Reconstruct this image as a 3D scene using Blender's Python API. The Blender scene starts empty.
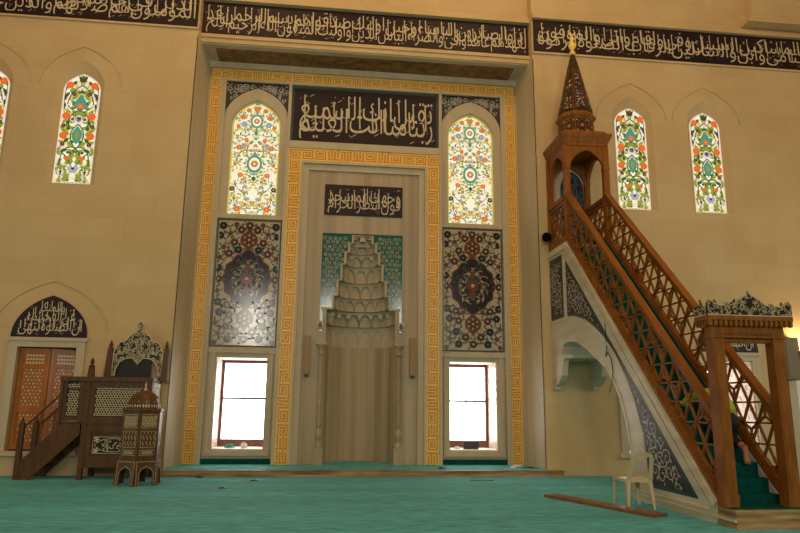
import bpy, math, random, unicodedata
from mathutils import Vector
from mathutils.geometry import tessellate_polygon
C = bpy.context.scene.collection
PI = math.pi
rnd = random.Random(7)

# ------------------------------------------------------------------ materials
def srgb(r, g, b):
    f = lambda c: (c/255/12.92) if c/255 <= .04045 else ((c/255+.055)/1.055)**2.4
    return (f(r), f(g), f(b), 1)
MATS = {}
def mat(name, col, rough=.6, metal=0, col2=None, scale=6, stretch=(1, 1, 1), spec=.5, bump=0, detail=4, emit=None, es=0, lo=.35, hi=.65, coat=0):
    m = bpy.data.materials.new(name); m.use_nodes = True
    nt = m.node_tree; b = nt.nodes['Principled BSDF']
    b.inputs['Base Color'].default_value = col
    b.inputs['Roughness'].default_value = rough
    b.inputs['Metallic'].default_value = metal
    b.inputs['Specular IOR Level'].default_value = spec
    if coat: b.inputs['Coat Weight'].default_value = coat
    if emit: b.inputs['Emission Color'].default_value = emit; b.inputs['Emission Strength'].default_value = es
    if col2 or bump:
        tc = nt.nodes.new('ShaderNodeTexCoord'); mp = nt.nodes.new('ShaderNodeMapping'); mp.inputs['Scale'].default_value = stretch
        geo = nt.nodes.new('ShaderNodeNewGeometry')
        nt.links.new(geo.outputs['Position'], mp.inputs['Vector'])
        nz = nt.nodes.new('ShaderNodeTexNoise'); nz.inputs['Scale'].default_value = scale; nz.inputs['Detail'].default_value = detail
        nt.links.new(mp.outputs[0], nz.inputs['Vector'])
        if col2:
            cr = nt.nodes.new('ShaderNodeValToRGB'); cr.color_ramp.elements[0].position = lo; cr.color_ramp.elements[1].position = hi
            cr.color_ramp.elements[0].color = col; cr.color_ramp.elements[1].color = col2
            nt.links.new(nz.outputs['Fac'], cr.inputs['Fac']); nt.links.new(cr.outputs['Color'], b.inputs['Base Color'])
        if bump:
            bp = nt.nodes.new('ShaderNodeBump'); bp.inputs['Strength'].default_value = bump; bp.inputs['Distance'].default_value = .02
            nt.links.new(nz.outputs['Fac'], bp.inputs['Height']); nt.links.new(bp.outputs[0], b.inputs['Normal'])
    MATS[name] = m
    return m

def stone_wall_mat():
    m = mat('limestone', srgb(204, 176, 132), .75, 0, srgb(212, 186, 142), scale=.8, spec=.25)
    nt = m.node_tree; b = nt.nodes['Principled BSDF']
    geo = nt.nodes.new('ShaderNodeNewGeometry'); sep = nt.nodes.new('ShaderNodeSeparateXYZ'); cmb = nt.nodes.new('ShaderNodeCombineXYZ')
    nt.links.new(geo.outputs['Position'], sep.inputs[0])
    nt.links.new(sep.outputs['X'], cmb.inputs['X']); nt.links.new(sep.outputs['Z'], cmb.inputs['Y'])
    br = nt.nodes.new('ShaderNodeTexBrick'); br.inputs['Scale'].default_value = 1
    br.inputs['Brick Width'].default_value = 1.35; br.inputs['Row Height'].default_value = .52
    br.inputs['Mortar Size'].default_value = .006; br.inputs['Mortar Smooth'].default_value = .6
    br.inputs['Color1'].default_value = (1, 1, 1, 1); br.inputs['Color2'].default_value = (.94, .93, .9, 1); br.inputs['Mortar'].default_value = (.86, .83, .78, 1)
    nt.links.new(cmb.outputs[0], br.inputs['Vector'])
    mx = nt.nodes.new('ShaderNodeMix'); mx.data_type = 'RGBA'; mx.blend_type = 'MULTIPLY'; mx.inputs[0].default_value = 1
    src = b.inputs['Base Color'].links[0].from_socket
    nt.links.new(src, mx.inputs[6]); nt.links.new(br.outputs['Color'], mx.inputs[7]); nt.links.new(mx.outputs[2], b.inputs['Base Color'])
    return m

def carpet_mat(name, dark, light):
    m = mat(name, dark, .95, 0, light, scale=9, stretch=(.35, 1.3, 1), spec=.1, bump=.25, detail=6, lo=.3, hi=.7)
    nt = m.node_tree; b = nt.nodes['Principled BSDF']
    geo = nt.nodes.new('ShaderNodeNewGeometry'); mp = nt.nodes.new('ShaderNodeMapping'); mp.inputs['Scale'].default_value = (.12, .8, 1)
    wv = nt.nodes.new('ShaderNodeTexNoise'); wv.inputs['Scale'].default_value = 1.6; wv.inputs['Detail'].default_value = 3
    nt.links.new(geo.outputs['Position'], mp.inputs[0]); nt.links.new(mp.outputs[0], wv.inputs['Vector'])
    mr = nt.nodes.new('ShaderNodeMapRange'); mr.inputs[1].default_value = .3; mr.inputs[2].default_value = .7; mr.inputs[3].default_value = .8; mr.inputs[4].default_value = 1.15
    nt.links.new(wv.outputs['Fac'], mr.inputs[0])
    mx = nt.nodes.new('ShaderNodeMix'); mx.data_type = 'RGBA'; mx.blend_type = 'MULTIPLY'; mx.inputs[0].default_value = 1
    src = b.inputs['Base Color'].links[0].from_socket
    nt.links.new(src, mx.inputs[6]); nt.links.new(mr.outputs[0], mx.inputs[7]); nt.links.new(mx.outputs[2], b.inputs['Base Color'])
    b.inputs['Sheen Weight'].default_value = .08
    return m

STONE = stone_wall_mat()
MARBLE = mat('pale_marble', srgb(190, 174, 146), .5, 0, srgb(200, 184, 156), scale=1.2, stretch=(3, 3, .35), spec=.4)
MARBLEV = mat('veined_marble', srgb(164, 146, 118), .45, 0, srgb(190, 172, 142), scale=1.0, stretch=(4, 4, .12), spec=.4, detail=8)
PMARB = mat('pulpit_marble', srgb(214, 206, 188), .4, 0, srgb(196, 184, 160), scale=1.1, stretch=(.7, .7, 5), spec=.4, detail=6)
TAN = mat('tan_marble', srgb(190, 162, 118), .45, 0, srgb(128, 92, 58), scale=1.6, stretch=(.8, .8, 9), spec=.4, detail=7)
CARPET = carpet_mat('teal_carpet', srgb(48, 142, 152), srgb(90, 192, 200))
RUNNER = mat('green_runner', srgb(4, 66, 60), .95, 0, srgb(8, 84, 76), scale=14, spec=.1)
GOLD = mat('gold_leaf', srgb(214, 144, 42), .42, .05, srgb(222, 154, 52), scale=3)
GOLDL = mat('gold_relief', srgb(255, 220, 120), .4, .0)
DARK = mat('dark_inscription_ground', srgb(44, 24, 26), .5, 0, srgb(30, 18, 32), scale=.7, spec=.3)
LETTER = mat('cream_lettering', srgb(210, 192, 160), .5)
NAVY = mat('navy_ground', srgb(14, 18, 30), .4, 0, srgb(22, 14, 22), scale=2)
TEALG = mat('dark_teal_border', srgb(14, 62, 60), .35)
SILVER = mat('pale_scrollwork', srgb(204, 198, 194), .45)
WOOD = mat('reddish_wood', srgb(126, 74, 24), .5, 0, srgb(150, 92, 36), scale=2.2, stretch=(5, 1, 1.2), spec=.22)
WOOD2 = mat('door_wood', srgb(158, 92, 36), .4, 0, srgb(178, 108, 46), scale=2, stretch=(6, 6, .6))
DWOOD = mat('walnut', srgb(80, 52, 28), .4, 0, srgb(98, 66, 38), scale=3, stretch=(4, 4, .8), spec=.4)
DWOOD2 = mat('dark_lattice_wood', srgb(104, 60, 30), .5)
NACRE = mat('nacre_inlay', srgb(212, 196, 156), .35)
BLACKW = mat('ebony', srgb(14, 12, 12), .4)
CREAM = mat('tile_cream', srgb(190, 176, 150), .13, spec=.6)
MAROON = mat('tile_maroon', srgb(84, 42, 38), .16, spec=.6)
TNAVY = mat('tile_navy', srgb(26, 30, 42), .16, spec=.6)
TGREEN = mat('tile_green', srgb(46, 104, 84), .16, spec=.6)
TTEAL = mat('tile_teal', srgb(20, 108, 106), .14, 0, srgb(14, 88, 92), scale=6, spec=.6)
TRED = mat('tile_red', srgb(108, 62, 46), .16, spec=.6)
TBLUE = mat('tile_blue', srgb(90, 110, 130), .16, spec=.6)
PLASTIC = mat('white_plastic', srgb(220, 200, 158), .35)
PLANK = mat('brown_plank', srgb(112, 76, 50), .45, 0, srgb(136, 96, 64), scale=3, stretch=(2, 1, 1))
BLACK = mat('black_plastic', srgb(18, 17, 18), .5)
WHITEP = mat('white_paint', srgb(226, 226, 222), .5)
GREYP = mat('grey_paint', srgb(122, 114, 96), .6)
BRASS = mat('brass', srgb(190, 146, 60), .28, .9)
LIME = mat('lime_jacket', srgb(150, 176, 20), .7, 0, srgb(170, 192, 34), scale=5)
TROUSER = mat('dark_trousers', srgb(20, 18, 24), .8)
SKIN = mat('skin', srgb(176, 112, 76), .55)
HAIR = mat('dark_hair', srgb(24, 18, 16), .7)
BROWNF = mat('brown_window_frame', srgb(112, 62, 44), .45)
SOFFIT = mat('painted_soffit', srgb(106, 74, 42), .6, 0, srgb(150, 112, 62), scale=5, detail=5)
def glow(name, col, s): return mat(name, (0.02, 0.02, 0.02, 1), .6, emit=col, es=s)
GS = 1.16
G_WHITE = glow('glass_white', srgb(255, 246, 214), 1.0*GS)
G_PINKW = glow('glass_pink_white', srgb(250, 226, 200), .95*GS)
G_YEL = glow('glass_yellow', srgb(232, 208, 84), .8*GS)
G_YG = glow('glass_yellow_green', srgb(176, 186, 66), .62*GS)
G_GREEN = glow('glass_green', srgb(66, 122, 54), .5*GS)
G_ORG = glow('glass_orange', srgb(246, 100, 28), .95*GS)
G_AMB = glow('glass_amber', srgb(220, 140, 46), .85*GS)
G_TEAL = glow('glass_teal', srgb(84, 178, 156), .62*GS)
G_PUR = glow('glass_purple', srgb(110, 52, 66), .45*GS)
G_BLUE = glow('glass_blue', srgb(150, 180, 214), .75*GS)
G_GREY = glow('glass_grey', srgb(190, 190, 200), .8*GS)
BULB = glow('lamp_glow', (1, .72, .36, 1), 9)

# ------------------------------------------------------------------ mesh helpers
ORIG = {}
class MB:
    def __init__(s): s.v = []; s.f = []; s.m = []
    def add(s, vs, fs, mi=0):
        o = len(s.v); s.v += [tuple(v) for v in vs]
        for f in fs: s.f.append(tuple(o+i for i in f)); s.m.append(mi)
    def box(s, x0, x1, y0, y1, z0, z1, mi=0):
        vs = [(x, y, z) for z in (z0, z1) for y in (y0, y1) for x in (x0, x1)]
        s.add(vs, [(0, 2, 3, 1), (4, 5, 7, 6), (0, 1, 5, 4), (2, 6, 7, 3), (0, 4, 6, 2), (1, 3, 7, 5)], mi)
    def frustum(s, b, z0, t, z1, mi=0):      # b,t = (x0,x1,y0,y1)
        vs = [(b[0], b[2], z0), (b[1], b[2], z0), (b[0], b[3], z0), (b[1], b[3], z0), (t[0], t[2], z1), (t[1], t[2], z1), (t[0], t[3], z1), (t[1], t[3], z1)]
        s.add(vs, [(0, 2, 3, 1), (4, 5, 7, 6), (0, 1, 5, 4), (2, 6, 7, 3), (0, 4, 6, 2), (1, 3, 7, 5)], mi)
    def prism(s, poly, plane, a, b, mi=0, side=None):
        """poly: 2-d outline; plane 'xz' extruded over y from a to b, 'yz' over x, 'xy' over z."""
        n = len(poly)
        def P(p, d):
            return (p[0], d, p[1]) if plane == 'xz' else ((d, p[0], p[1]) if plane == 'yz' else (p[0], p[1], d))
        vs = [P(p, a) for p in poly]+[P(p, b) for p in poly]
        tr = tessellate_polygon([[Vector((p[0], p[1], 0)) for p in poly]])
        fs = [tuple(t) for t in tr]+[tuple(n+i for i in reversed(t)) for t in tr]
        s.add(vs, fs, mi)
        s.add(vs, [(i, (i+1) % n, n+(i+1) % n, n+i) for i in range(n)], mi if side is None else side)
    def tube(s, pts, r, n=8, mi=0, caps=True):
        pts = [Vector(p) for p in pts]; rr = r if isinstance(r, (list, tuple)) else [r]*len(pts)
        rings = []
        prev = None
        for i, p in enumerate(pts):
            d = (pts[min(i+1, len(pts)-1)]-pts[max(i-1, 0)]).normalized()
            if prev is None: u = d.orthogonal().normalized()
            else:
                u = prev-d*prev.dot(d)
                u = u.normalized() if u.length > 1e-6 else d.orthogonal().normalized()
            prev = u; w = d.cross(u)
            rings.append([p+(u*math.cos(2*PI*k/n)+w*math.sin(2*PI*k/n))*rr[i] for k in range(n)])
        vs = [q for r_ in rings for q in r_]; fs = []
        for i in range(len(pts)-1):
            for k in range(n): fs.append((i*n+k, i*n+(k+1) % n, (i+1)*n+(k+1) % n, (i+1)*n+k))
        if caps: fs.append(tuple(reversed(range(n)))); fs.append(tuple((len(pts)-1)*n+k for k in range(n)))
        s.add(vs, fs, mi)
    def bar(s, a, b, w, h, up=(0, 0, 1), mi=0):     # rectangular bar: w across, h along up
        a = Vector(a); b = Vector(b); d = (b-a).normalized(); u = Vector(up); u = (u-d*u.dot(d)).normalized(); x = d.cross(u)
        vs = [p+x*sx*w/2+u*su*h/2 for p in (a, b) for sx, su in ((-1, -1), (1, -1), (1, 1), (-1, 1))]
        s.add(vs, [(0, 1, 2, 3), (7, 6, 5, 4), (0, 4, 5, 1), (1, 5, 6, 2), (2, 6, 7, 3), (3, 7, 4, 0)], mi)
    def lathe(s, prof, c, n=16, mi=0, rot=0, squash=1):
        vs = []; fs = []
        for r, z in prof:
            for k in range(n):
                a = rot+2*PI*k/n; vs.append((c[0]+r*math.cos(a), c[1]+r*math.sin(a)*squash, c[2]+z))
        m = len(prof)
        for i in range(m-1):
            for k in range(n): fs.append((i*n+k, i*n+(k+1) % n, (i+1)*n+(k+1) % n, (i+1)*n+k))
        fs.append(tuple(reversed(range(n)))); fs.append(tuple((m-1)*n+k for k in range(n)))
        s.add(vs, fs, mi)
    def sphere(s, c, r, n=12, mi=0, sc=(1, 1, 1)):
        vs = []; fs = []; m = n//2
        for i in range(m+1):
            t = PI*i/m
            for k in range(n):
                a = 2*PI*k/n; vs.append((c[0]+r*sc[0]*math.sin(t)*math.cos(a), c[1]+r*sc[1]*math.sin(t)*math.sin(a), c[2]+r*sc[2]*math.cos(t)))
        for i in range(m):
            for k in range(n): fs.append((i*n+k, (i+1)*n+k, (i+1)*n+(k+1) % n, i*n+(k+1) % n))
        s.add(vs, fs, mi)
    def loft(s, o1, y1, o2, y2, mi=0, closed=True):
        n = len(o1); vs = [(p[0], y1, p[1]) for p in o1]+[(p[0], y2, p[1]) for p in o2]
        s.add(vs, [(i, (i+1) % n, n+(i+1) % n, n+i) for i in range(n if closed else n-1)], mi)
    def ribbon(s, pts, w, y0, y1, mi=0):
        """strip of constant width along an xz polyline, thickness y0..y1"""
        L, Rr = offset_line(pts, w/2); poly = L+Rr[::-1]
        n = len(L)
        for i in range(n-1): s.prism([L[i], L[i+1], Rr[i+1], Rr[i]], 'xz', y0, y1, mi)
    def build(s, name, mats, parent=None, smooth=False, loc=None, auto=False):
        if not isinstance(mats, (list, tuple)): mats = [mats]
        o0 = Vector(ORIG.get(parent.name, (0, 0, 0))) if parent else (Vector(loc) if loc else None)
        if o0 is None:
            xs = [v[0] for v in s.v]; ys = [v[1] for v in s.v]; zs = [v[2] for v in s.v]
            o0 = Vector(((min(xs)+max(xs))/2, (min(ys)+max(ys))/2, min(zs)))
        me = bpy.data.meshes.new(name); me.from_pydata([(v[0]-o0.x, v[1]-o0.y, v[2]-o0.z) for v in s.v], [], s.f)
        for m in mats: me.materials.append(m)
        me.polygons.foreach_set('material_index', s.m)
        if smooth: me.polygons.foreach_set('use_smooth', [True]*len(s.f))
        me.update(); me.validate()
        o = bpy.data.objects.new(name, me); C.objects.link(o)
        if parent: o.parent = parent
        else: o.location = o0
        ORIG[o.name] = tuple(o0)
        return o
def offset_line(pts, h):
    L = []; R_ = []
    for i, p in enumerate(pts):
        a = pts[max(i-1, 0)]; b = pts[min(i+1, len(pts)-1)]
        dx, dy = b[0]-a[0], b[1]-a[1]; l = math.hypot(dx, dy) or 1
        nx, ny = -dy/l, dx/l
        L.append((p[0]+nx*h, p[1]+ny*h)); R_.append((p[0]-nx*h, p[1]-ny*h))
    return L, R_
def empty(name, loc, label=None, cat=None, group=None, kind=None):
    o = bpy.data.objects.new(name, None); C.objects.link(o); o.location = loc; o.empty_display_size = .1
    ORIG[o.name] = tuple(loc); return tag(o, label, cat, group, kind)
def tag(o, label=None, cat=None, group=None, kind=None):
    if label: o['label'] = label
    if cat: o['category'] = cat
    if group: o['group'] = group
    if kind: o['kind'] = kind
    return o
def struct(o): o['kind'] = 'structure'; return o

def arch(cx, z0, hw, spring, peak, k=.9, n=10):
    """pointed arch outline, counter-clockwise from lower left along the bottom"""
    h = math.sqrt(1+2*k); pts = []
    a0 = math.asin(h/(1+k))
    right = []
    for i in range(n+1):
        a = a0*i/n; x = (1+k)*math.cos(a)-k; z = (1+k)*math.sin(a)/h
        right.append((cx+hw*max(x, 0), spring+(peak-spring)*z))
    left = [(2*cx-p[0], p[1]) for p in right[:-1]][::-1]
    return [(cx-hw, z0), (cx+hw, z0)]+right+left
def arch_curve(*a, **k): return arch(*a, **k)[2:]
def rect(x0, x1, z0, z1): return [(x0, z0), (x1, z0), (x1, z1), (x0, z1)]
def inside(p, poly):
    x, y = p; c = False; n = len(poly)
    for i in range(n):
        x1, y1 = poly[i]; x2, y2 = poly[(i+1) % n]
        if (y1 > y) != (y2 > y) and x < (x2-x1)*(y-y1)/(y2-y1)+x1: c = not c
    return c
def wall(name, x0, x1, z0, z1, yf, yb, holes, m):
    """solid wall facing -Y with openings through it"""
    b = MB(); outer = rect(x0, x1, z0, z1)
    loops = [outer]+holes
    tr = tessellate_polygon([[Vector((p[0], p[1], 0)) for p in l] for l in loops])
    allp = [p for l in loops for p in l]
    b.add([(p[0], yf, p[1]) for p in allp], [tuple(t) for t in tr])
    b.add([(p[0], yb, p[1]) for p in allp], [tuple(t) for t in tr])
    for l in loops: b.loft(l, yf, l, yb)
    return struct(b.build(name, m))

# flat inlay drawing on a plane
class Ink:
    def __init__(s, mb, o, u, v, n, shape=None):
        s.mb = mb; s.o = Vector(o); s.u = Vector(u); s.v = Vector(v); s.n = Vector(n); s.shape = shape
    def P(s, p, d): return s.o+s.u*p[0]+s.v*p[1]+s.n*d
    def poly(s, pts, mi, d=.002, clip=True):
        if clip and s.shape and not all(inside(p, s.shape) for p in pts): return
        s.mb.add([s.P(p, d) for p in pts], [tuple(range(len(pts)))], mi)
    def fill(s, pts, mi, d=.001):
        tr = tessellate_polygon([[Vector((p[0], p[1], 0)) for p in pts]])
        s.mb.add([s.P(p, d) for p in pts], [tuple(t) for t in tr], mi)
    def disc(s, c, r, mi, d=.002, n=10, ry=None, rot=0):
        ry = ry or r
        s.poly([(c[0]+r*math.cos(2*PI*k/n)*math.cos(rot)-ry*math.sin(2*PI*k/n)*math.sin(rot), c[1]+r*math.cos(2*PI*k/n)*math.sin(rot)+ry*math.sin(2*PI*k/n)*math.cos(rot)) for k in range(n)], mi, d)
    def stroke(s, pts, w, mi, d=.003, taper=False):
        n = len(pts)
        L, R_ = [], []
        for i, p in enumerate(pts):
            a = pts[max(i-1, 0)]; b = pts[min(i+1, n-1)]; dx, dy = b[0]-a[0], b[1]-a[1]; l = math.hypot(dx, dy) or 1
            h = w/2*((.25+.75*math.sin(PI*(i+.4)/n)) if taper else 1)
            L.append((p[0]-dy/l*h, p[1]+dx/l*h)); R_.append((p[0]+dy/l*h, p[1]-dx/l*h))
        for i in range(n-1): s.poly([L[i], R_[i], R_[i+1], L[i+1]], mi, d)
    def leaf(s, c, ang, ln, wd, mi, d=.004):
        pts = []
        for t, sg in [(0, 0), (.25, 1), (.5, 1.3), (.75, .8), (1, 0), (.75, -.8), (.5, -1.3), (.25, -1)]:
            x = t*ln; y = sg*wd/2*.8
            pts.append((c[0]+x*math.cos(ang)-y*math.sin(ang), c[1]+x*math.sin(ang)+y*math.cos(ang)))
        s.poly(pts, mi, d)
    def flower(s, c, r, mi, mc, d=.005, k=6, rot=0):
        for i in range(k):
            a = rot+2*PI*i/k; s.disc((c[0]+r*.58*math.cos(a), c[1]+r*.58*math.sin(a)), r*.45, mi, d+.0004*i, 8)
        s.disc(c, r*.62, mi, d+.004, 10); s.disc(c, r*.3, mc, d+.005, 8)
    def spiral(s, c, r, turns, a0, w, mi, d=.003, sg=1, n=22):
        pts = []
        for i in range(n+1):
            t = i/n; a = a0+sg*turns*2*PI*t; q = r*(1-t*.88); pts.append((c[0]+q*math.cos(a), c[1]+q*math.sin(a)))
        s.stroke(pts, w, mi, d)

# ------------------------------------------------------------------ arabic lettering
FORMS = {}
LIG = {}
for cp in range(0xFE80, 0xFEFD):
    dcm = unicodedata.decomposition(chr(cp)).split()
    if not dcm: continue
    kind = dcm[0].strip('<>'); base = ''.join(chr(int(x, 16)) for x in dcm[1:])
    if len(base) == 1: FORMS.setdefault(base, {})[kind] = chr(cp)
    else: LIG.setdefault(base, {})[kind] = chr(cp)
def shape_word(w):
    units = []; i = 0
    while i < len(w):
        if w[i:i+2] in LIG: units.append(w[i:i+2]); i += 2
        else: units.append(w[i]); i += 1
    def forms(u): return LIG[u] if u in LIG else FORMS.get(u, {})
    out = []
    for i, u in enumerate(units):
        f = forms(u)
        prev_joins = i > 0 and 'initial' in forms(units[i-1])
        next_joins = i+1 < len(units) and 'initial' in f and 'final' in forms(units[i+1])
        k = ('medial' if prev_joins and next_joins else 'final' if prev_joins else 'initial' if next_joins else 'isolated')
        out.append(f.get(k) or f.get('isolated') or u)
    return ''.join(reversed(out))
TCACHE = {}
def word_mesh(w):
    if w in TCACHE: return TCACHE[w]
    cu = bpy.data.curves.new('lettering_curve', 'FONT'); cu.body = shape_word(w); cu.size = 1; cu.resolution_u = 2; cu.offset = -.006
    o = bpy.data.objects.new('lettering_curve', cu); C.objects.link(o)
    bpy.context.view_layer.update()
    me = bpy.data.meshes.new_from_object(o.evaluated_get(bpy.context.evaluated_depsgraph_get()))
    vs = [(v.co.x, v.co.y) for v in me.vertices]; fs = [tuple(p.vertices) for p in me.polygons]
    bpy.data.objects.remove(o); bpy.data.curves.remove(cu); bpy.data.meshes.remove(me)
    if vs:
        x0 = min(v[0] for v in vs); x1 = max(v[0] for v in vs)
        vs = [(v[0]-x0, v[1]) for v in vs]; TCACHE[w] = (vs, fs, x1-x0)
    else: TCACHE[w] = ([], [], .2)
    return TCACHE[w]
def calligraphy(ink, words, x0, x1, z0, z1, mi=0, tiers=2, d=.012, stroke=.02, ticks=True, shape=None, seed=1):
    """words run right to left, stacked in tiers that interlock"""
    r = random.Random(seed); H = z1-z0; W = x1-x0
    rows = [[] for _ in range(tiers)]
    for i, w in enumerate(words): rows[i % tiers].append(w)
    for t, row in enumerate(rows):
        if not row: continue
        ms = [word_mesh(w) for w in row]; tot = sum(m[2] for m in ms); gap = .10*len(ms)
        sx = W/(tot+gap)
        hh = H*(.78 if tiers == 2 else .95 if tiers == 1 else .52)
        sy = hh/1.02
        base = z0+H*((.16 if t == 0 else .46) if tiers == 2 else .27 if tiers == 1 else (.16+.27*t))
        x = x1
        for m in ms:
            x -= m[2]*sx
            dz = r.uniform(-.02, .03)*H
            vs = [ink.P((x+v[0]*sx, min(max(base+dz+v[1]*sy, z0), z1)), d+.0015*t) for v in m[0]]
            ink.mb.add(vs, m[1], mi)
            x -= .10*sx
    # tall risers and the small vowel marks that fill the ground
    n = int(W/H*3.6)
    for i in range(n):
        cx = x0+W*(i+.5+r.uniform(-.25, .25))/n
        a = z0+H*r.uniform(.22, .5); b = min(z1-H*.02, a+H*r.uniform(.42, .6))
        if shape and not inside((cx, b), shape): b = a+.1*H
        ink.stroke([(cx+.01*H, a), (cx, (a+b)/2), (cx-.012*H, b)], stroke, mi, d+.004)
        ink.stroke([(cx-.012*H, b), (cx+.03*H, b-.035*H)], stroke*.8, mi, d+.004)
    if ticks:
        for i in range(int(W/H*16)):
            cx = r.uniform(x0, x1); cz = z0+H*r.uniform(.03, .97); q = r.random(); l = H*.045
            if q < .45: ink.stroke([(cx-l, cz-l*.6), (cx+l, cz+l*.6)], stroke*.45, mi, d-.003)
            elif q < .7: ink.stroke([(cx-l, cz+l*.6), (cx, cz-l*.6), (cx+l, cz+l*.6)], stroke*.4, mi, d-.003)
            else: ink.disc((cx, cz), stroke*.45, mi, d-.003, 4, rot=PI/4)

# ------------------------------------------------------------------ the hall
YF, YM, YB = 15.4, 15.71, 16.7
XC = .87
XL, XR = XC-4.28, XC+4.28
floor = MB(); floor.box(-14, 16, -9, 17.9, -.2, 0); struct(floor.build('floor', CARPET))
WX = [-8.13, -6.05, 7.79, 9.87]
def up_outer(cx): return arch(cx, 6.5, .55, 8.95, 9.64)
def up_inner(cx): return arch(cx, 6.53, .43, 8.9, 9.34)
def low_open(cx): return rect(cx-.62, cx+.62, .5, 2.71)
def tri(hs): return hs
wall('wall_front_left', -14, XL, 0, 16, YF, YF+1.9, [up_outer(-8.13), up_outer(-6.05), low_open(-6.07)], STONE)
wall('wall_front_right', XR, 16, 0, 16, YF, YF+1.9, [up_outer(7.79), up_outer(9.87), low_open(7.79), low_open(9.87)], STONE)
# middle bay above the niche
b = MB(); b.box(XL, XR, YM, YF+1.9, 10.5, 16); struct(b.build('wall_front_middle', STONE))
# soffit of the niche
b = MB(); b.box(XL, XR, YM-.02, YB+.05, 10.47, 10.5, 0); b.box(XL+.35, XR-.35, YM+.16, YB-.18, 10.455, 10.47, 1)
struct(b.build('trim_soffit', [MARBLE, SOFFIT]))
# splayed returns of the niche
for nm, xa, xb in (('wall_niche_left', XL, XC-4.14), ('wall_niche_right', XR, XC+4.14)):
    b = MB(); xo = xa+(-.02 if xa < XC else .02)
    vs = [(xa, YF, 0), (xb, YB, 0), (xo, YB, 0), (xo, YF, 0), (xa, YF, 10.5), (xb, YB, 10.5), (xo, YB, 10.5), (xo, YF, 10.5)]
    b.add(vs, [(0, 1, 2, 3), (4, 5, 6, 7), (0, 4, 5, 1), (1, 5, 6, 2), (2, 6, 7, 3), (3, 7, 4, 0)])
    struct(b.build(nm, MARBLE))
# enclosing walls and ceiling of the hall
for nm, bx in (('wall_left', (-14.3, -14, -9, 17.4, 0, 16)), ('wall_right', (16, 16.3, -9, 17.4, 0, 16)), ('wall_back', (-14, 16, -9.3, -9, 0, 16))):
    b = MB(); b.box(*bx); struct(b.build(nm, STONE))
b = MB(); b.box(-14.3, 16.3, -9.3, 17.6, 16, 16.3); struct(b.build('ceiling', STONE))

# platform in the niche
PZ = .14
b = MB(); b.box(XL-.14, XR+.36, 15.2, 15.42, 0, PZ-.03, 0); b.box(XL+.0, XR, 15.42, YB+.1, 0, PZ-.03, 0)
b.box(XL-.14, XR+.36, 15.18, 15.38, PZ-.03, PZ-.005, 0)
struct(b.build('trim_platform_step', TAN))
b = MB(); b.box(XL, XR, 15.3, 17.75, PZ-.02, PZ); struct(b.build('floor_platform_carpet', CARPET))

b = MB()
for cx in (XC-2.89, XC+2.89): b.box(cx-.81, cx+.81, 16.60, 16.70, PZ, PZ+.12)  # dark strip paints the shade of the carpet recess below each window column
struct(b.build('floor_shade_strip', RUNNER))
# back wall of the niche, with openings
CW = [XC-2.89, XC+2.89]
bay = rect(XC-.88, XC+.88, PZ-.1, 3.0)
tiers = [  # half width, z0, z1 of the stepped hood
    (.90, 3.0, 3.56), (.88, 3.56, 3.95), (.70, 3.95, 4.28), (.60, 4.28, 4.68), (.51, 4.68, 5.10), (.42, 5.10, 5.42), (.33, 5.42, 5.66), (.235, 5.66, 5.86)]
hood = [(XC-.88, PZ-.1), (XC+.88, PZ-.1), (XC+.88, 3.0)]
for hw, a, c in tiers: hood += [(XC+hw, a), (XC+hw, c)]
for hw, a, c in reversed(tiers): hood += [(XC-hw, c), (XC-hw, a)]
hood += [(XC-.88, 3.0)]
seen = []
for p in hood:
    if not seen or (abs(p[0]-seen[-1][0])+abs(p[1]-seen[-1][1])) > 1e-4: seen.append(p)
hood = seen
def cw_arch(cx): return arch(cx, 6.30, .63, 8.78, 9.46, k=.5)
def cw_low(cx): return rect(cx-.62, cx+.62, .47, 2.67)
wall('wall_niche_back', XC-4.3, XC+4.3, 0, 10.5, YB, YB+1.05, [hood]+[f(c) for c in CW for f in (cw_arch, cw_low)], MARBLE)

# marble frames around the window columns and tall plain pilasters
n = 0
for cx in CW:
    b = MB()
    for x0, x1 in ((cx-.9, cx-.82), (cx+.82, cx+.9)): b.box(x0, x1, YB-.12, YB+.01, PZ, 9.95)
    b.box(cx-.82, cx+.82, YB-.06, YB+.01, 2.76, 2.90)           # lintel
    b.box(cx-.82, cx+.82, YB-.09, YB+.01, 6.17, 6.26)
    b.box(cx-.76, cx-.66, YB-.05, YB+.01, .40, 2.76); b.box(cx+.66, cx+.76, YB-.05, YB+.01, .40, 2.76)
    b.box(cx-.78, cx+.78, YB-.07, YB+.01, .33, .45)
    outer = arch(cx, 6.26, .82, 8.93, 9.80, k=.5); inner = arch(cx, 6.30, .64, 8.78, 9.47, k=.5)
    vs = [(p[0], YB-.05, p[1]) for p in outer]+[(p[0], YB-.05, p[1]) for p in inner]; m_ = len(outer)
    b.add(vs, [(i, (i+1) % m_, m_+(i+1) % m_, m_+i) for i in range(m_)])
    b.loft(outer, YB-.05, outer, YB+.0); b.loft(inner, YB-.05, inner, YB+.01)
    n += 1; struct(b.build('trim_window_surround', MARBLE))

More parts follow.
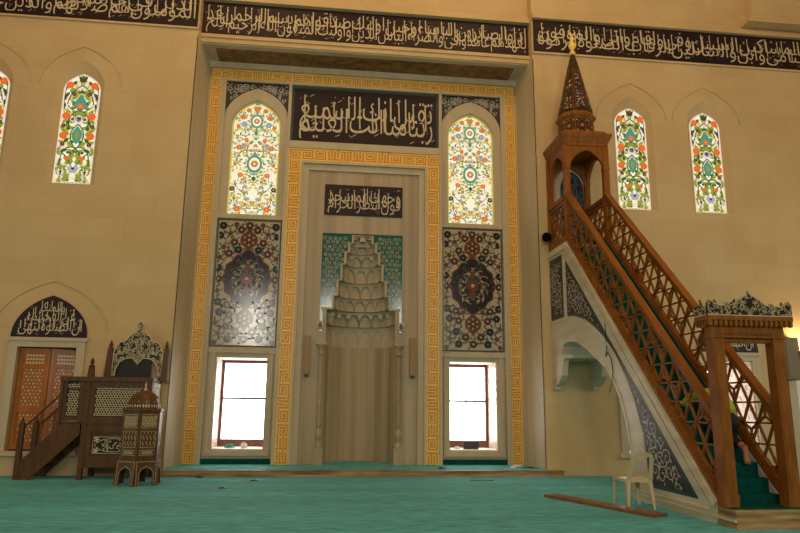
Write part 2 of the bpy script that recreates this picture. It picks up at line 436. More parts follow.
# gold strips: relief of square kufic blocks
def kufic(ink, x0, x1, z0, z1, seed):
    """maze of square spirals filling a strip, running along its long side"""
    r = random.Random(seed); W = x1-x0; Hh = z1-z0; along_z = Hh > W
    w = W if along_z else Hh; Ln = Hh if along_z else W
    m = .016; cell = w-2*m; k = max(1, round(Ln/(cell+.02))); st = Ln/k
    def T(a, c):  # a along, c across
        return (x0+c, z0+a) if along_z else (x0+a, z0+c)
    lw = .020
    ink.stroke([T(0, m*.5), T(Ln, m*.5)], .010, 1, .012); ink.stroke([T(0, w-m*.5), T(Ln, w-m*.5)], .010, 1, .012)
    for i in range(k):
        a0 = i*st+.012; a1 = (i+1)*st-.012; c0 = m+.012; c1 = w-m-.012
        q = r.randrange(5)
        if r.random() < .5: a0, a1 = a1, a0
        if r.random() < .5: c0, c1 = c1, c0
        ma = (a0+a1)/2; mc = (c0+c1)/2
        def L(*pp):
            for u_, v_ in zip(pp[:-1], pp[1:]): ink.stroke([T(*u_), T(*v_)], lw, 1, .012)
        A = lambda t: a0+(a1-a0)*t
        Q = lambda t: c0+(c1-c0)*t
        if q < 3: L(*[(A(u_), Q(v_)) for u_, v_ in ((0, 0), (1, 0), (1, 1), (0, 1), (0, .22), (.8, .22), (.8, .8), (.2, .8), (.2, .42), (.58, .42), (.58, .6))])
        elif q == 3:
            L(*[(A(u_), Q(v_)) for u_, v_ in ((0, 1), (0, 0), (.25, 0), (.25, .78), (.5, .78), (.5, 0), (.75, 0), (.75, .78), (1, .78), (1, 0))]); L((A(.1), Q(1)), (A(1), Q(1)))
        else:
            L(*[(A(u_), Q(v_)) for u_, v_ in ((1, 0), (0, 0), (0, .25), (.78, .25), (.78, .5), (0, .5), (0, .75), (.78, .75), (.78, 1), (0, 1))]); L((A(1), Q(.1)), (A(1), Q(1)))
def gold_strip(x0, x1, z0, z1, y, seed, name):
    b = MB(); b.box(x0, x1, y, y+.05, z0, z1, 0)
    kufic(Ink(b, (0, y, 0), (1, 0, 0), (0, 0, 1), (0, -1, 0)), x0, x1, z0, z1, seed)
    return struct(b.build(name, [GOLD, GOLDL]))
yo = YB-.06
gold_strip(XC-4.13, XC-3.85, PZ, 10.02, yo, 1, 'trim_outer_gold_left')
gold_strip(XC+3.85, XC+4.13, PZ, 10.02, yo, 2, 'trim_outer_gold_right')
gold_strip(XC-4.13, XC+4.13, 10.02, 10.30, yo, 3, 'trim_outer_gold_top')
b = MB()
for x0, x1 in ((XC-3.84, XC-3.79), (XC+3.79, XC+3.84), (XC-4.16, XC-4.13), (XC+4.13, XC+4.16)): b.box(x0, x1, YB-.14, YB, PZ, 10.02)
b.box(XC-3.84, XC+3.84, YB-.12, YB, 9.95, 10.02); b.box(XC-4.16, XC+4.16, YB-.16, YB, 10.30, 10.47)
struct(b.build('trim_outer_moulding', MARBLE))

# ---- mihrab
MY = YB-.16      # face of its marble block
mih = empty('mihrab', (XC, YB, PZ), 'tall cream marble prayer niche with stepped stalactite hood inside a gold lettered border', 'mihrab')
def mbox(*a, **k): pass
b = MB()
# marble slab around the niche, in steps
tile = rect(XC-1.04, XC+1.04, 3.3, 5.89)
outl = rect(XC-1.66, XC+1.66, PZ, 7.8)
for (x0, x1, z0, z1, y) in ((XC-2.07, XC-1.99, PZ, 8.13, YB-.19), (XC+1.99, XC+2.07, PZ, 8.13, YB-.19), (XC-1.98, XC+1.98, 8.135, 8.325, YB-.19)):
    b.box(x0, x1, y, YB, z0, z1)
for (x0, x1) in ((XC-1.66, XC-1.60), (XC+1.60, XC+1.66)): b.box(x0, x1, YB-.20, YB, PZ, 7.72)
b.box(XC-1.659, XC+1.659, YB-.201, YB, 7.721, 7.78)
for (x0, x1) in ((XC-1.60, XC-1.45), (XC+1.45, XC+1.60)): b.box(x0, x1, YB-.12, YB, PZ, 7.56)
b.box(XC-1.6, XC+1.6, YB-.121, YB, 7.561, 7.72)
b.build('border_moulding', MARBLE, mih)
b = MB()
for (x0, x1) in ((XC-1.45, XC-1.04), (XC+1.04, XC+1.45)): b.box(x0, x1, YB-.06, YB, PZ, 7.56)
b.box(XC-1.04, XC+1.04, YB-.06, YB, 5.89, 7.56)
b.box(XC-1.039, XC-.90, YB-.059, YB, PZ, 3.35); b.box(XC+.90, XC+1.039, YB-.059, YB, PZ, 3.35)
b.build('marble_field', MARBLEV, mih)
for (x0, x1, z0, z1, sd) in ((XC-1.99, XC-1.66, PZ, 7.79, 5), (XC+1.66, XC+1.99, PZ, 7.79, 6), (XC-1.99, XC+1.99, 7.79, 8.13, 8)):
    b = MB(); b.box(x0, x1, MY, YB, z0, z1, 0)
    kufic(Ink(b, (0, MY, 0), (1, 0, 0), (0, 0, 1), (0, -1, 0)), x0, x1, z0, z1, sd)
    tag(b.build('gold_border', [GOLD, GOLDL], mih), 'gold border with square kufic relief')
# teal tile field beside the hood
b = MB(); hw_at = lambda z: next((h for h, a, c in tiers if a <= z <= c), .9 if z < 3.56 else .235)
ink = Ink(b, (XC, YB-.035, 0), (1, 0, 0), (0, 0, 1), (0, -1, 0))
zs = sorted(set([3.35, 5.89]+[t[1] for t in tiers if t[1] > 3.35]+[t[2] for t in tiers]))
for a, c in zip(zs[:-1], zs[1:]):
    h = hw_at((a+c)/2) if (a+c)/2 < 5.86 else 0
    for s_ in (-1, 1):
        x0, x1 = sorted((s_*(h+.035), s_*1.04)); b.box(XC+x0, XC+x1, YB-.035, YB, a, c, 0)
i = 0; z = 3.42
while z < 5.86:
    for j in range(-8, 9):
        x = j*.128+(.064 if i % 2 else 0)
        if abs(x) < 1.0 and abs(x) > hw_at(z)+.09 and abs(x) > hw_at(min(z+.05, 5.86))+.06:
            jx = rnd.uniform(-.015, .015); jz = rnd.uniform(-.015, .015)
            ink.disc((x+jx, z+jz), .044, 1, .002, 12); ink.disc((x+jx, z+jz), .030, 0, .004, 10); ink.disc((x+jx, z+jz), .016, 2 if (i+j) % 3 else 1, .006, 6)
        if abs(x+.064) < 1.0 and abs(x+.064) > hw_at(z)+.06: ink.leaf((x+.05, z-.02), rnd.uniform(0, 6.28), .05, .02, 3, .002)
    z += .112; i += 1
tag(b.build('teal_tiles', [TTEAL, CREAM, TRED, TGREEN], mih), 'teal floral tile field with pale rings')
# stepped front edging of the hood
b = MB()
for k_, (hw, a, c) in enumerate(tiers[2:]):
    for s_ in (-1, 1):
        x0, x1 = sorted((s_*(hw-.012), s_*(hw+.045))); b.box(XC+x0, XC+x1, YB-.05, YB+.02, a+.001, c-.031)
    nx = tiers[min(k_+3, len(tiers)-1)][0] if k_+3 < len(tiers) else 0
    for s_ in (-1, 1):
        x0, x1 = sorted((s_*(nx if nx else 0), s_*(hw+.045))); b.box(XC+x0, XC+x1, YB-.051, YB+.02, c-.03, c)
b.box(XC-1.0, XC-.70, YB-.075, YB+.02, 3.90, 3.95); b.box(XC+.70, XC+1.0, YB-.075, YB+.02, 3.90, 3.95)
for s_ in (-1, 1):
    x0, x1 = sorted((s_*.87, s_*.97)); b.box(XC+x0, XC+x1, YB-.065, YB+.02, 3.0, 3.899)
b.build('hood_edging', MARBLEV, mih)
# concave shaft of the niche: polygonal plan
b = MB()
def plan(hw, dp, n=6): return [(XC+hw*math.cos(PI-PI*i/n), YB+dp*math.sin(PI*i/n)**.8) for i in range(n+1)]
pl = plan(.90, .95)
for i in range(6):
    p, q = pl[i], pl[i+1]; b.add([(p[0], p[1], PZ-.02), (q[0], q[1], PZ-.02), (q[0], q[1], 3.02), (p[0], p[1], 3.02)], [(0, 1, 2, 3)])
b.build('niche_shaft', MARBLEV, mih)
b = MB(); b.box(XC-1.3, XC+1.3, YB+1.051, YB+1.2, 0, 6.1)
struct(b.build('wall_niche_core', MARBLE))
# muqarnas tiers: little cells with arched hollows
specs = [(.90, .95, 3.0, 3.56, 8, .10), (.88, .92, 3.56, 3.95, 8, .13), (.70, .74, 3.95, 4.28, 7, .10), (.60, .64, 4.28, 4.68, 6, .09),
         (.51, .55, 4.68, 5.10, 5, .08), (.42, .46, 5.10, 5.42, 4, .09), (.33, .36, 5.42, 5.66, 3, .07), (.235, .26, 5.66, 5.86, 1, .06)]
for ti, (hw, dp, z0, z1, cells, ov) in enumerate(specs):
    b = MB(); nh = specs[ti+1][0] if ti+1 < len(specs) else .05; nd = specs[ti+1][1] if ti+1 < len(specs) else .05
    nu = cells*12; nv = 12; vs = []
    for jv in range(nv+1):
        v = jv/nv
        for iu in range(nu+1):
            u = iu/nu; a = PI-PI*u; cu = (u*cells) % 1 if iu < nu else 1
            d_ = abs(cu-.5)*2
            archz = .82*(1-d_**2.2)**.6 if d_ < 1 else 0
            inner = 1-(min(1, v/.95))**2*0.0
            hollow = 1.0 if v < archz else 0.0
            t = (1.0-hollow)*min(1, math.sin(a)/.35)
            tt = t*(1-.12*(1-v))*1.0
            rw = hw*(1-tt)+(nh+(hw-nh)*.25)*tt; rd = dp*(1-tt)+(nd+(dp-nd)*.25)*tt
            if v < .999: pass
            vs.append((XC+rw*math.cos(a), YB+rd*(max(0, math.sin(a))**.8), z0+(z1-z0)*v))
    fs = [(j*(nu+1)+i, j*(nu+1)+i+1, (j+1)*(nu+1)+i+1, (j+1)*(nu+1)+i) for j in range(nv) for i in range(nu)]
    b.add(vs, fs)
    # ledge closing the top of the tier
    top = [vs[nv*(nu+1)+i] for i in range(nu+1)]
    tin = [(XC+(nh*.9)*math.cos(PI-PI*i/nu), YB+nd*.9*max(0, math.sin(PI*i/nu))**.8, z1) for i in range(nu+1)]
    b.add(top+tin, [(i, i+1, nu+1+i+1, nu+1+i) for i in range(nu)])
    # hanging drops between cells
    if cells > 1:
        for c_ in range(1, cells):
            a = PI-PI*c_/cells; q = .93
            cxp = XC+(nh+(hw-nh)*.35)*math.cos(a); cyp = YB+(nd+(dp-nd)*.35)*max(0, math.sin(a))**.8
            if ti in (1, 5): b.box(cxp-.045, cxp+.045, cyp-.07, cyp+.02, z0+(z1-z0)*.55, z0+(z1-z0)*.80)
            else: b.lathe([(.005, 0), (.022, .05), (.028, .12)], (cxp, cyp-.0, z0+(z1-z0)*.25), 8)
    b.build('muqarnas_tier', MARBLE, mih)
b = MB(); b.box(XC-.24, XC+.24, YB+.2, YB+.3, 5.6, 5.9); b.box(XC-.07, XC+.07, YB-.02, YB+.05, 5.70, 5.82); b.build('hood_cap', MARBLE, mih)
b = MB(); b.box(XC-.17, XC+.17, YB-.05, YB, 5.862, 5.90, 0)
for i in range(6): b.box(XC-.15+.055*i, XC-.12+.055*i, YB-.055, YB-.05, 5.868, 5.893, 1)
b.build('tile_crest', [TNAVY, TRED], mih)
# rope columns beside the niche
for s_ in (-1, 1):
    x = XC+s_*.965; y = YB-.13; b = MB()
    b.box(x-.11, x+.11, y-.09, YB, PZ, .52)
    b.lathe([(.10, 0), (.10, .05), (.06, .10), (.045, .16), (.075, .25), (.085, .33), (.05, .42), (.04, .48), (.07, .52), (.07, .55)], (x, y, .52), 14)
    zz = 1.07; 
    prof = []
    while zz < 2.72: prof += [(.058, zz), (.070, zz+.02), (.058, zz+.04)]; zz += .045
    b.lathe(prof, (x, y, 0), 14)
    b.lathe([(.055, 0), (.085, .04), (.055, .09), (.06, .14), (.11, .24), (.12, .26)], (x, y, 2.74), 14)
    b.box(x-.12, x+.12, y-.10, YB, 3.0, 3.06)
    b.build('rope_column', MARBLEV, mih)
# small pierced boxes at the hood's foot
for s_ in (-1, 1):
    x = XC+s_*1.02; b = MB(); b.box(x-.08, x+.08, YB-.12, YB, 3.40, 3.60, 0); b.box(x-.05, x+.05, YB-.125, YB-.12, 3.43, 3.49, 1)
    b.add([(x-.05, YB-.126, 3.50), (x+.05, YB-.126, 3.50), (x, YB-.126, 3.58)], [(0, 1, 2)], 1)
    b.build('carved_stop', [MARBLE, NAVY], mih)

# inscription tablets
def tablet(name, label, x0, x1, z0, z1, y, words, tiers_=2, border=None, stroke=.02, seed=1, th=.05, group=None):
    b = MB(); b.box(x0, x1, y, y+th, z0, z1, 0)
    if border:
        for xx in ((x0, x0+border), (x1-border, x1)): b.box(xx[0], xx[1], y-.006, y, z0, z1, 1)
        b.box(x0+border, x1-border, y-.006, y, z1-border*.35, z1, 1)
    o = tag(b.build(name, [DARK, TEALG]), label, 'inscription', group)
    m = MB(); bd = (border or 0); pad = (z1-z0)*.07
    calligraphy(Ink(m, (0, y, 0), (1, 0, 0), (0, 0, 1), (0, -1, 0)), words.split(), x0+bd+pad, x1-bd-pad, z0+pad, z1-pad*1.2-(border or 0)*.35, tiers=tiers_, stroke=stroke, seed=seed)
    m.build('lettering', LETTER, o)
    return o
tablet('inscription_tablet', 'large dark panel of cream Arabic script with teal edges above the prayer niche', XC-2.07, XC+2.07, 8.34, 9.93, YB-.051,
       'ربنا تقبل منا انك انت السميع العليم', 2, .14, .036, 11)
tablet('inscription_tablet', 'small dark panel of cream Arabic script set in the marble just above the teal tiles', XC-1.02, XC+1.02, 6.37, 7.20, YB-.085,
       'فول وجهك شطر المسجد الحرام', 2, None, .018, 12, th=.024)
BZ0, BZ1 = 10.72, 11.63
tablet('inscription_band', 'long dark band of cream Arabic script on the right wall above the pulpit', XR+.04, 15.9, BZ0, BZ1, YF-.051,
       'واتى المال على حبه ذوي القربى واليتامى والمساكين وابن السبيل والسائلين وفي الرقاب واقام الصلوة واتى الزكوة والموفون', 2, None, .022, 21)
tablet('inscription_band', 'long dark band of cream Arabic script on the recessed wall directly over the niche', XL+.02, XR-.02, BZ0, BZ1, YM-.051,
       'بعهدهم اذا عاهدوا والصابرين في الباساء والضراء وحين الباس اولئك الذين صدقوا واولئك هم المتقون بسم الله الرحمن الرحيم قد افلح', 2, None, .022, 22)
tablet('inscription_band', 'long dark band of cream Arabic script on the left wall above the coloured windows', -13.9, XL-.04, BZ0, BZ1, YF-.051,
       'المؤمنون الذين هم في صلاتهم خاشعون والذين هم عن اللغو معرضون والذين هم للزكوة فاعلون والذين هم لفروجهم حافظون', 2, None, .022, 23)
# mouldings above and below the band
b = MB()
for x0, x1, y in ((-14, XL, YF), (XR, 16, YF)):
    b.box(x0, x1, y-.14, y, BZ1+.01, BZ1+.12); b.box(x0, x1, y-.08, y, BZ1+.12, BZ1+.2); b.box(x0, x1, y-.05, y, BZ0-.06, BZ0-.01)
b.box(XL, XR, YM-.18, YM, BZ1+.01, BZ1+.12); b.box(XL, XR, YM-.1, YM, BZ1+.12, BZ1+.22)
b.box(XL, XR, YM-.10, YM, BZ0-.10, BZ0-.01); b.box(XL, XR, YM-.06, YM, 10.50, BZ0-.10)
struct(b.build('trim_cornice', STONE))
b = MB(); b.box(11.3, 14.2, YF-.30, YF, 12.1, 16); b.box(11.2, 14.3, YF-.36, YF, 11.98, 12.1); b.box(11.1, 14.4, YF-.42, YF, 11.86, 11.98)
struct(b.build('wall_pier', STONE))

# spandrel panels over the niche windows
for sd, (cx, wd) in enumerate(zip(CW, ('left', 'right'))):
    b = MB(); crv = arch_curve(cx, 6.3, .84, 8.95, 9.82, k=.5)[::-1]
    left = [p for p in crv if p[0] <= cx+1e-6]; right_ = [p for p in crv if p[0] >= cx-1e-6]
    polyL = [(cx-.82, 9.95)]+[(cx-.82, 8.97)]+[p for p in sorted(left, key=lambda q: q[0]) if p[0] > cx-.82]+[(cx, 9.95)]
    polyR = [(2*cx-p[0], p[1]) for p in polyL]
    for pp in (polyL, polyR):
        b.prism(pp, 'xz', YB-.04, YB, 0)
        ink = Ink(b, (0, YB-.04, 0), (1, 0, 0), (0, 0, 1), (0, -1, 0), pp)
        r = random.Random(31)
        for k_ in range(70):
            px = cx+(1 if pp is polyR else -1)*r.uniform(0, .8); pz = r.uniform(9.0, 9.93)
            ink.spiral((px, pz), r.uniform(.05, .09), 1.1, r.uniform(0, 6), .016, 1, .003, 1 if r.random() < .5 else -1, 12)
    tag(b.build('spandrel_panel', [NAVY, SILVER]), 'dark scrollwork spandrel around the arch of the %s stained window in the niche' % ('western' if False else ('left' if wd == 'left' else 'right')), 'ornamental panel', 'scrollwork spandrels in the niche')

# floral tile panels
def tile_panel(cx, label):
    x0, x1, z0, z1 = -.80, .80, 2.92, 6.15; b = MB(); y = YB-.04
    b.box(cx+x0, cx+x1, y, YB, z0, z1, 5)
    b.box(cx+x0+.03, cx+x1-.03, y-.004, y, z0+.03, z1-.03, 0)
    ink = Ink(b, (cx, y-.004, 0), (1, 0, 0), (0, 0, 1), (0, -1, 0), rect(x0+.03, x1-.03, z0+.03, z1-.03))
    mz = 4.62; r = random.Random(5)
    # tile joints
    for k_ in range(1, 6): ink.stroke([(x0+.03+.257*k_, z0+.03), (x0+.03+.257*k_, z1-.03)], .004, 6, .001)
    for k_ in range(1, 13): ink.stroke([(x0+.03, z0+.03+.244*k_), (x1-.03, z0+.03+.244*k_)], .004, 6, .001)
    # medallion
    med = []
    for k_ in range(48):
        a = 2*PI*k_/48; q = 1+.045*math.cos(a*12)+(.14*max(0, abs(math.sin(a))-.9)/.1)
        med.append((.60*q*math.cos(a), mz+.66*q*math.sin(a)))
    ink.fill(med, 3, .003)
    ink.fill([(p[0]*.94, mz+(p[1]-mz)*.94) for p in med], 2, .005)
    def mir(f):
        for s_ in (-1, 1):
            f(s_)
    for k_ in range(60):
        a = r.uniform(0, 6.28); q = r.uniform(.1, .88); px = abs(.55*q*math.cos(a)); pz = mz+.6*q*math.sin(a)
        kind = r.choice([4, 5, 5, 6, 1, 0]); ln = r.uniform(.08, .15); ang = r.uniform(0, 6.28)
        ink.leaf((px, pz), ang, ln, .045, kind, .008); ink.leaf((-px, pz), PI-ang, ln, .045, kind, .008)
    for k_ in range(7):
        a = -PI/2+PI*(k_+.5)/7
        for s_ in (-1, 1): ink.spiral((s_*.3*math.cos(a), mz+.36*math.sin(a)), .13, .8, a, .014, 0, .009, s_, 12)
    ink.flower((0, mz), .16, 4, 0, .012, 8); ink.leaf((0, mz+.12), PI/2, .3, .14, 4, .011); ink.leaf((0, mz-.12), -PI/2, .3, .14, 4, .011)
    # pendants
    for pz, sc in ((5.62, 1), (3.62, 1)):
        pend = [(0, pz+.32), (.09, pz+.2), (.2, pz+.1), (.22, pz), (.2, pz-.1), (.09, pz-.2), (0, pz-.32), (-.09, pz-.2), (-.2, pz-.1), (-.22, pz), (-.2, pz+.1), (-.09, pz+.2)]
        ink.fill(pend, 4, .004); ink.flower((0, pz), .11, 1, 0, .006, 6)
        for k_ in range(6): ink.leaf((0, pz), 2*PI*k_/6+.5, .17, .05, 0, .0055)
    # vines and flowers
    pos = [(0, 6.0), (.33, 6.02), (.66, 5.98), (.2, 5.88), (.47, 5.78), (.72, 5.72), (.36, 5.55), (.62, 5.42), (.25, 5.36), (.48, 5.26), (.7, 5.15), (.72, 4.88), (.70, 4.6), (.72, 4.3),
           (.68, 4.02), (.45, 3.95), (.25, 3.92), (.62, 3.76), (.38, 3.70), (.7, 3.5), (.44, 3.42), (.2, 3.28), (.62, 3.24), (.38, 3.1), (.0, 3.1), (.7, 3.02)]
    for i_, (px, pz) in enumerate(pos):
        big = i_ % 3 != 1; rr = .10 if big else .065; mi = (1, 2, 3)[(i_*5) % 3]
        for s_ in ((-1, 1) if px > .02 else (1,)):
            ink.flower((s_*px, pz), rr, mi, (0, 4, 7)[i_ % 3], .010, 7, i_)
            for k_ in range(5):
                a = 2*PI*k_/5+i_; ink.leaf((s_*(px+rr*.9*math.cos(a)), pz+rr*.9*math.sin(a)), a if s_ > 0 else PI-a, .11, .042, (6, 5, 7)[k_ % 3], .006)
    for k_ in range(60):
        px = r.uniform(.04, .74); pz = r.uniform(3.0, 6.08); a = r.uniform(0, 6.28)
        if (px/.66)**2+((pz-mz)/.74)**2 > 1:
            for s_ in (-1, 1): ink.spiral((s_*px, pz), .08, .5, a if s_ > 0 else PI-a, .012, 6, .0035, s_, 8)
    tag(b.build('floral_tile_panel', [CREAM, MAROON, TNAVY, BROWNT, TRED, TEALG, TGREEN, TBLUE]), label, 'tile panel', 'floral tile panels beside the niche')
BROWNT = mat('tile_brown_red', srgb(110, 62, 46), .16, spec=.6)
tile_panel(CW[0], 'floral tile panel with dark medallion between the two gold strips left of the prayer niche')
tile_panel(CW[1], 'floral tile panel with dark medallion between the two gold strips right of the prayer niche')

# stained glass
GM = [G_WHITE, G_PINKW, G_YEL, G_YG, G_GREEN, G_ORG, G_AMB, G_TEAL, G_PUR, G_BLUE, G_GREY]
def side_pane(cx):
    b = MB(); y = YF+.14; sh = [(p[0]-cx, p[1]-6.53) for p in arch(cx, 6.53, .43, 8.9, 9.34)]
    ink = Ink(b, (cx, y, 6.53), (1, 0, 0), (0, 0, 1), (0, -1, 0), sh); ink.fill(sh, 1, 0)
    sh2 = [(p[0]*.88, .06+p[1]*.965) for p in sh]; ink.fill(sh2, 0, .002)
    r = random.Random(3)
    def both(f):
        f(1); f(-1)
    for k_ in range(190):       # leaf infill
        px = r.uniform(.0, .4); pz = r.uniform(.05, 2.72); a = r.uniform(0, 6.28); mi = r.choice([3, 3, 3, 2, 2, 4, 3, 1]); ln = r.uniform(.10, .20)
        for s_ in (-1, 1): ink.leaf((s_*px, pz), a if s_ > 0 else PI-a, ln, .085, mi, .004+.00002*k_)
    def arcs(pts, w=.028, mi=4):
        for s_ in (-1, 1): ink.stroke([(s_*p[0], p[1]) for p in pts], w, mi, .012)
    def bez(p0, p1, p2, n_=9): return [((1-t)**2*p0[0]+2*t*(1-t)*p1[0]+t*t*p2[0], (1-t)**2*p0[1]+2*t*(1-t)*p1[1]+t*t*p2[1]) for t in [i/n_ for i in range(n_+1)]]
    arcs(bez((0, 2.5), (.26, 2.35), (.3, 2.0))); arcs(bez((.3, 2.0), (.16, 1.75), (.0, 2.05)))
    arcs(bez((0, 1.85), (.3, 1.75), (.2, 1.4))); arcs(bez((0, 1.5), (.3, 1.25), (0, .86))); arcs(bez((0, .9), (.34, 1.0), (.33, .45)))
    arcs(bez((.33, .8), (.1, .62), (.02, .3))); arcs(bez((.36, 2.5), (.42, 1.9), (.3, 1.6)), .018)
    ink.fill([(0, 2.28), (.13, 2.08), (.16, 1.98), (0, 1.86), (-.16, 1.98), (-.13, 2.08)], 7, .014)
    ink.fill([(0, 1.46), (.12, 1.28), (.1, 1.12), (0, .98), (-.1, 1.12), (-.12, 1.28)], 7, .014); ink.fill([(0, 1.36), (.06, 1.22), (0, 1.08), (-.06, 1.22)], 3, .016)
    ink.flower((0, 1.96), .075, 5, 2, .018)
    for px, pz, rr in ((.28, 2.5, .09), (.29, 1.70, .095), (.31, 1.20, .09), (.17, .63, .055)):
        for s_ in (-1, 1): ink.flower((s_*px, pz), rr, 5, 6, .018, 8)
    for px, pz, rr in ((.17, 2.26, .05), (.33, 1.45, .055), (.3, .98, .055), (.14, 1.62, .04), (.1, .76, .03)):
        for s_ in (-1, 1): ink.flower((s_*px, pz), rr, 8, 5, .018, 6)
    for px, pz in ((.35, 2.16), (.27, .26), (.35, 1.95)):
        for s_ in (-1, 1):
            for q in (-.5, 0, .5): ink.leaf((s_*px, pz-.08), PI/2+q, .18, .05, 8 if q == 0 else 1, .02)
    for q in (-.5, 0, .5): ink.leaf((0, 2.56), PI/2+q, .22, .07, (8, 4, 8)[int(q*2)+1], .02)
    for q in (-.6, -.2, .2, .6): ink.leaf((0, 1.55), PI/2+q, .16, .06, 8 if abs(q) < .5 else 9, .02)
    ink.flower((0, .38), .13, 10, 8, .02, 6); ink.leaf((0, .40), PI/2, .16, .08, 0, .028)
    for k_ in range(18): ink.disc((-.38+.0447*k_, .035), .016, 3 if k_ % 2 else 2, .006, 6)
    return b
def niche_pane(cx):
    b = MB(); y = YB+.10; z0 = 6.30; sh = [(p[0]-cx, p[1]-z0) for p in arch(cx, z0, .63, 8.78, 9.46, k=.5)]
    ink = Ink(b, (cx, y, z0), (1, 0, 0), (0, 0, 1), (0, -1, 0), sh); ink.fill(sh, 2, 0)
    sh2 = [(p[0]*.93, .04+p[1]*.975) for p in sh]; ink.fill(sh2, 0, .002)
    r = random.Random(9)
    for k_ in range(420):
        px = r.uniform(0, .6); pz = r.uniform(.04, 3.1); a = r.uniform(0, 6.28); mi = r.choice([2, 2, 2, 3, 1, 6, 3, 7, 9, 2]); ln = r.uniform(.07, .13)
        for s_ in (-1, 1): ink.leaf((s_*px, pz), a if s_ > 0 else PI-a, ln, .045, mi, .004+.00001*k_)
    for pz, rr in ((2.62, .16), (1.42, .2)):
        ink.disc((0, pz), rr, 7, .012, 16, rr*1.25); ink.disc((0, pz), rr*.72, 0, .014, 16, rr*.9); ink.flower((0, pz), rr*.5, 6, 0, .016)
        for k_ in range(8):
            a = 2*PI*k_/8; ink.leaf((rr*1.05*math.cos(a), pz+rr*1.2*math.sin(a)), a, .1, .05, 7, .013)
    ink.leaf((0, 2.2), PI/2, .16, .1, 7, .015); ink.leaf((0, 1.08), -PI/2, .14, .1, 4, .015)
    for px, pz, rr, mi in ((0, 2.96, .09, 6), (.22, 2.92, .07, 6), (.36, 2.72, .08, 6), (.47, 2.45, .06, 6), (.32, 2.52, .085, 9), (.24, 2.08, .06, 5), (.42, 1.86, .075, 5), (.3, 1.88, .06, 9),
                           (.35, 1.1, .07, 5), (.12, 2.0, .05, 7), (.53, .72, .07, 8), (.38, .18, .08, 5), (.2, .78, .05, 9), (.12, .45, .05, 9), (.5, 1.4, .05, 6), (.18, .3, .05, 6)):
        for s_ in ((-1, 1) if px else (1,)): ink.flower((s_*px, pz), rr, mi, 2 if mi != 6 else 5, .02, 6)
    def bez(p0, p1, p2, n_=9): return [((1-t)**2*p0[0]+2*t*(1-t)*p1[0]+t*t*p2[0], (1-t)**2*p0[1]+2*t*(1-t)*p1[1]+t*t*p2[1]) for t in [i/n_ for i in range(n_+1)]]
    for a_, b_, c_ in (((0, 2.3), (.3, 2.5), (.42, 2.2)), ((.05, 1.75), (.4, 1.9), (.45, 1.5)), ((0, 1.0), (.4, 1.3), (.4, .9)), ((.1, .2), (.5, .1), (.48, .5)), ((.1, .7), (.3, .5), (.5, .9))):
        for s_ in (-1, 1): ink.stroke([(s_*p[0], p[1]) for p in bez(a_, b_, c_)], .016, 4, .017)
    for k_ in range(30): ink.disc((-.59+.0407*k_, .03), .014, 2 if k_ % 2 else 5, .006, 6)
    return b
wn = 0
for cx in WX:
    wn += 1; w = struct(empty('window_%d' % wn, (cx, YF, 6.5)))
    side_pane(cx).build('pane', GM, w)
    b = MB(); o1 = up_outer(cx); o2 = up_inner(cx)
    b.loft(o1, YF-.001, o2, YF+.12); b.loft(o2, YF+.12, o2, YF+.16)
    out = arch(cx, 6.53, .60, 8.9, 9.55); back = [(p[0], p[1]) for p in out]
    vs = [(p[0], YF+.16, p[1]) for p in o2]+[(p[0], YF+.16, p[1]) for p in [(q[0]*1, q[1]) for q in out]]; m_ = len(o2)
    b.add(vs, [(i, (i+1) % m_, m_+(i+1) % m_, m_+i) for i in range(m_)])
    b.build('window_reveal', STONE, w)
    b = MB(); crv = arch_curve(cx, 8, .95, 9.0, 10.0, k=1.1); b.ribbon(crv, .035, YF-.022, YF)
    b.build('arch_moulding', STONE, w)
for cx in CW:
    wn += 1; w = struct(empty('window_%d' % wn, (cx, YB, 6.3)))
    niche_pane(cx).build('pane', GM, w)

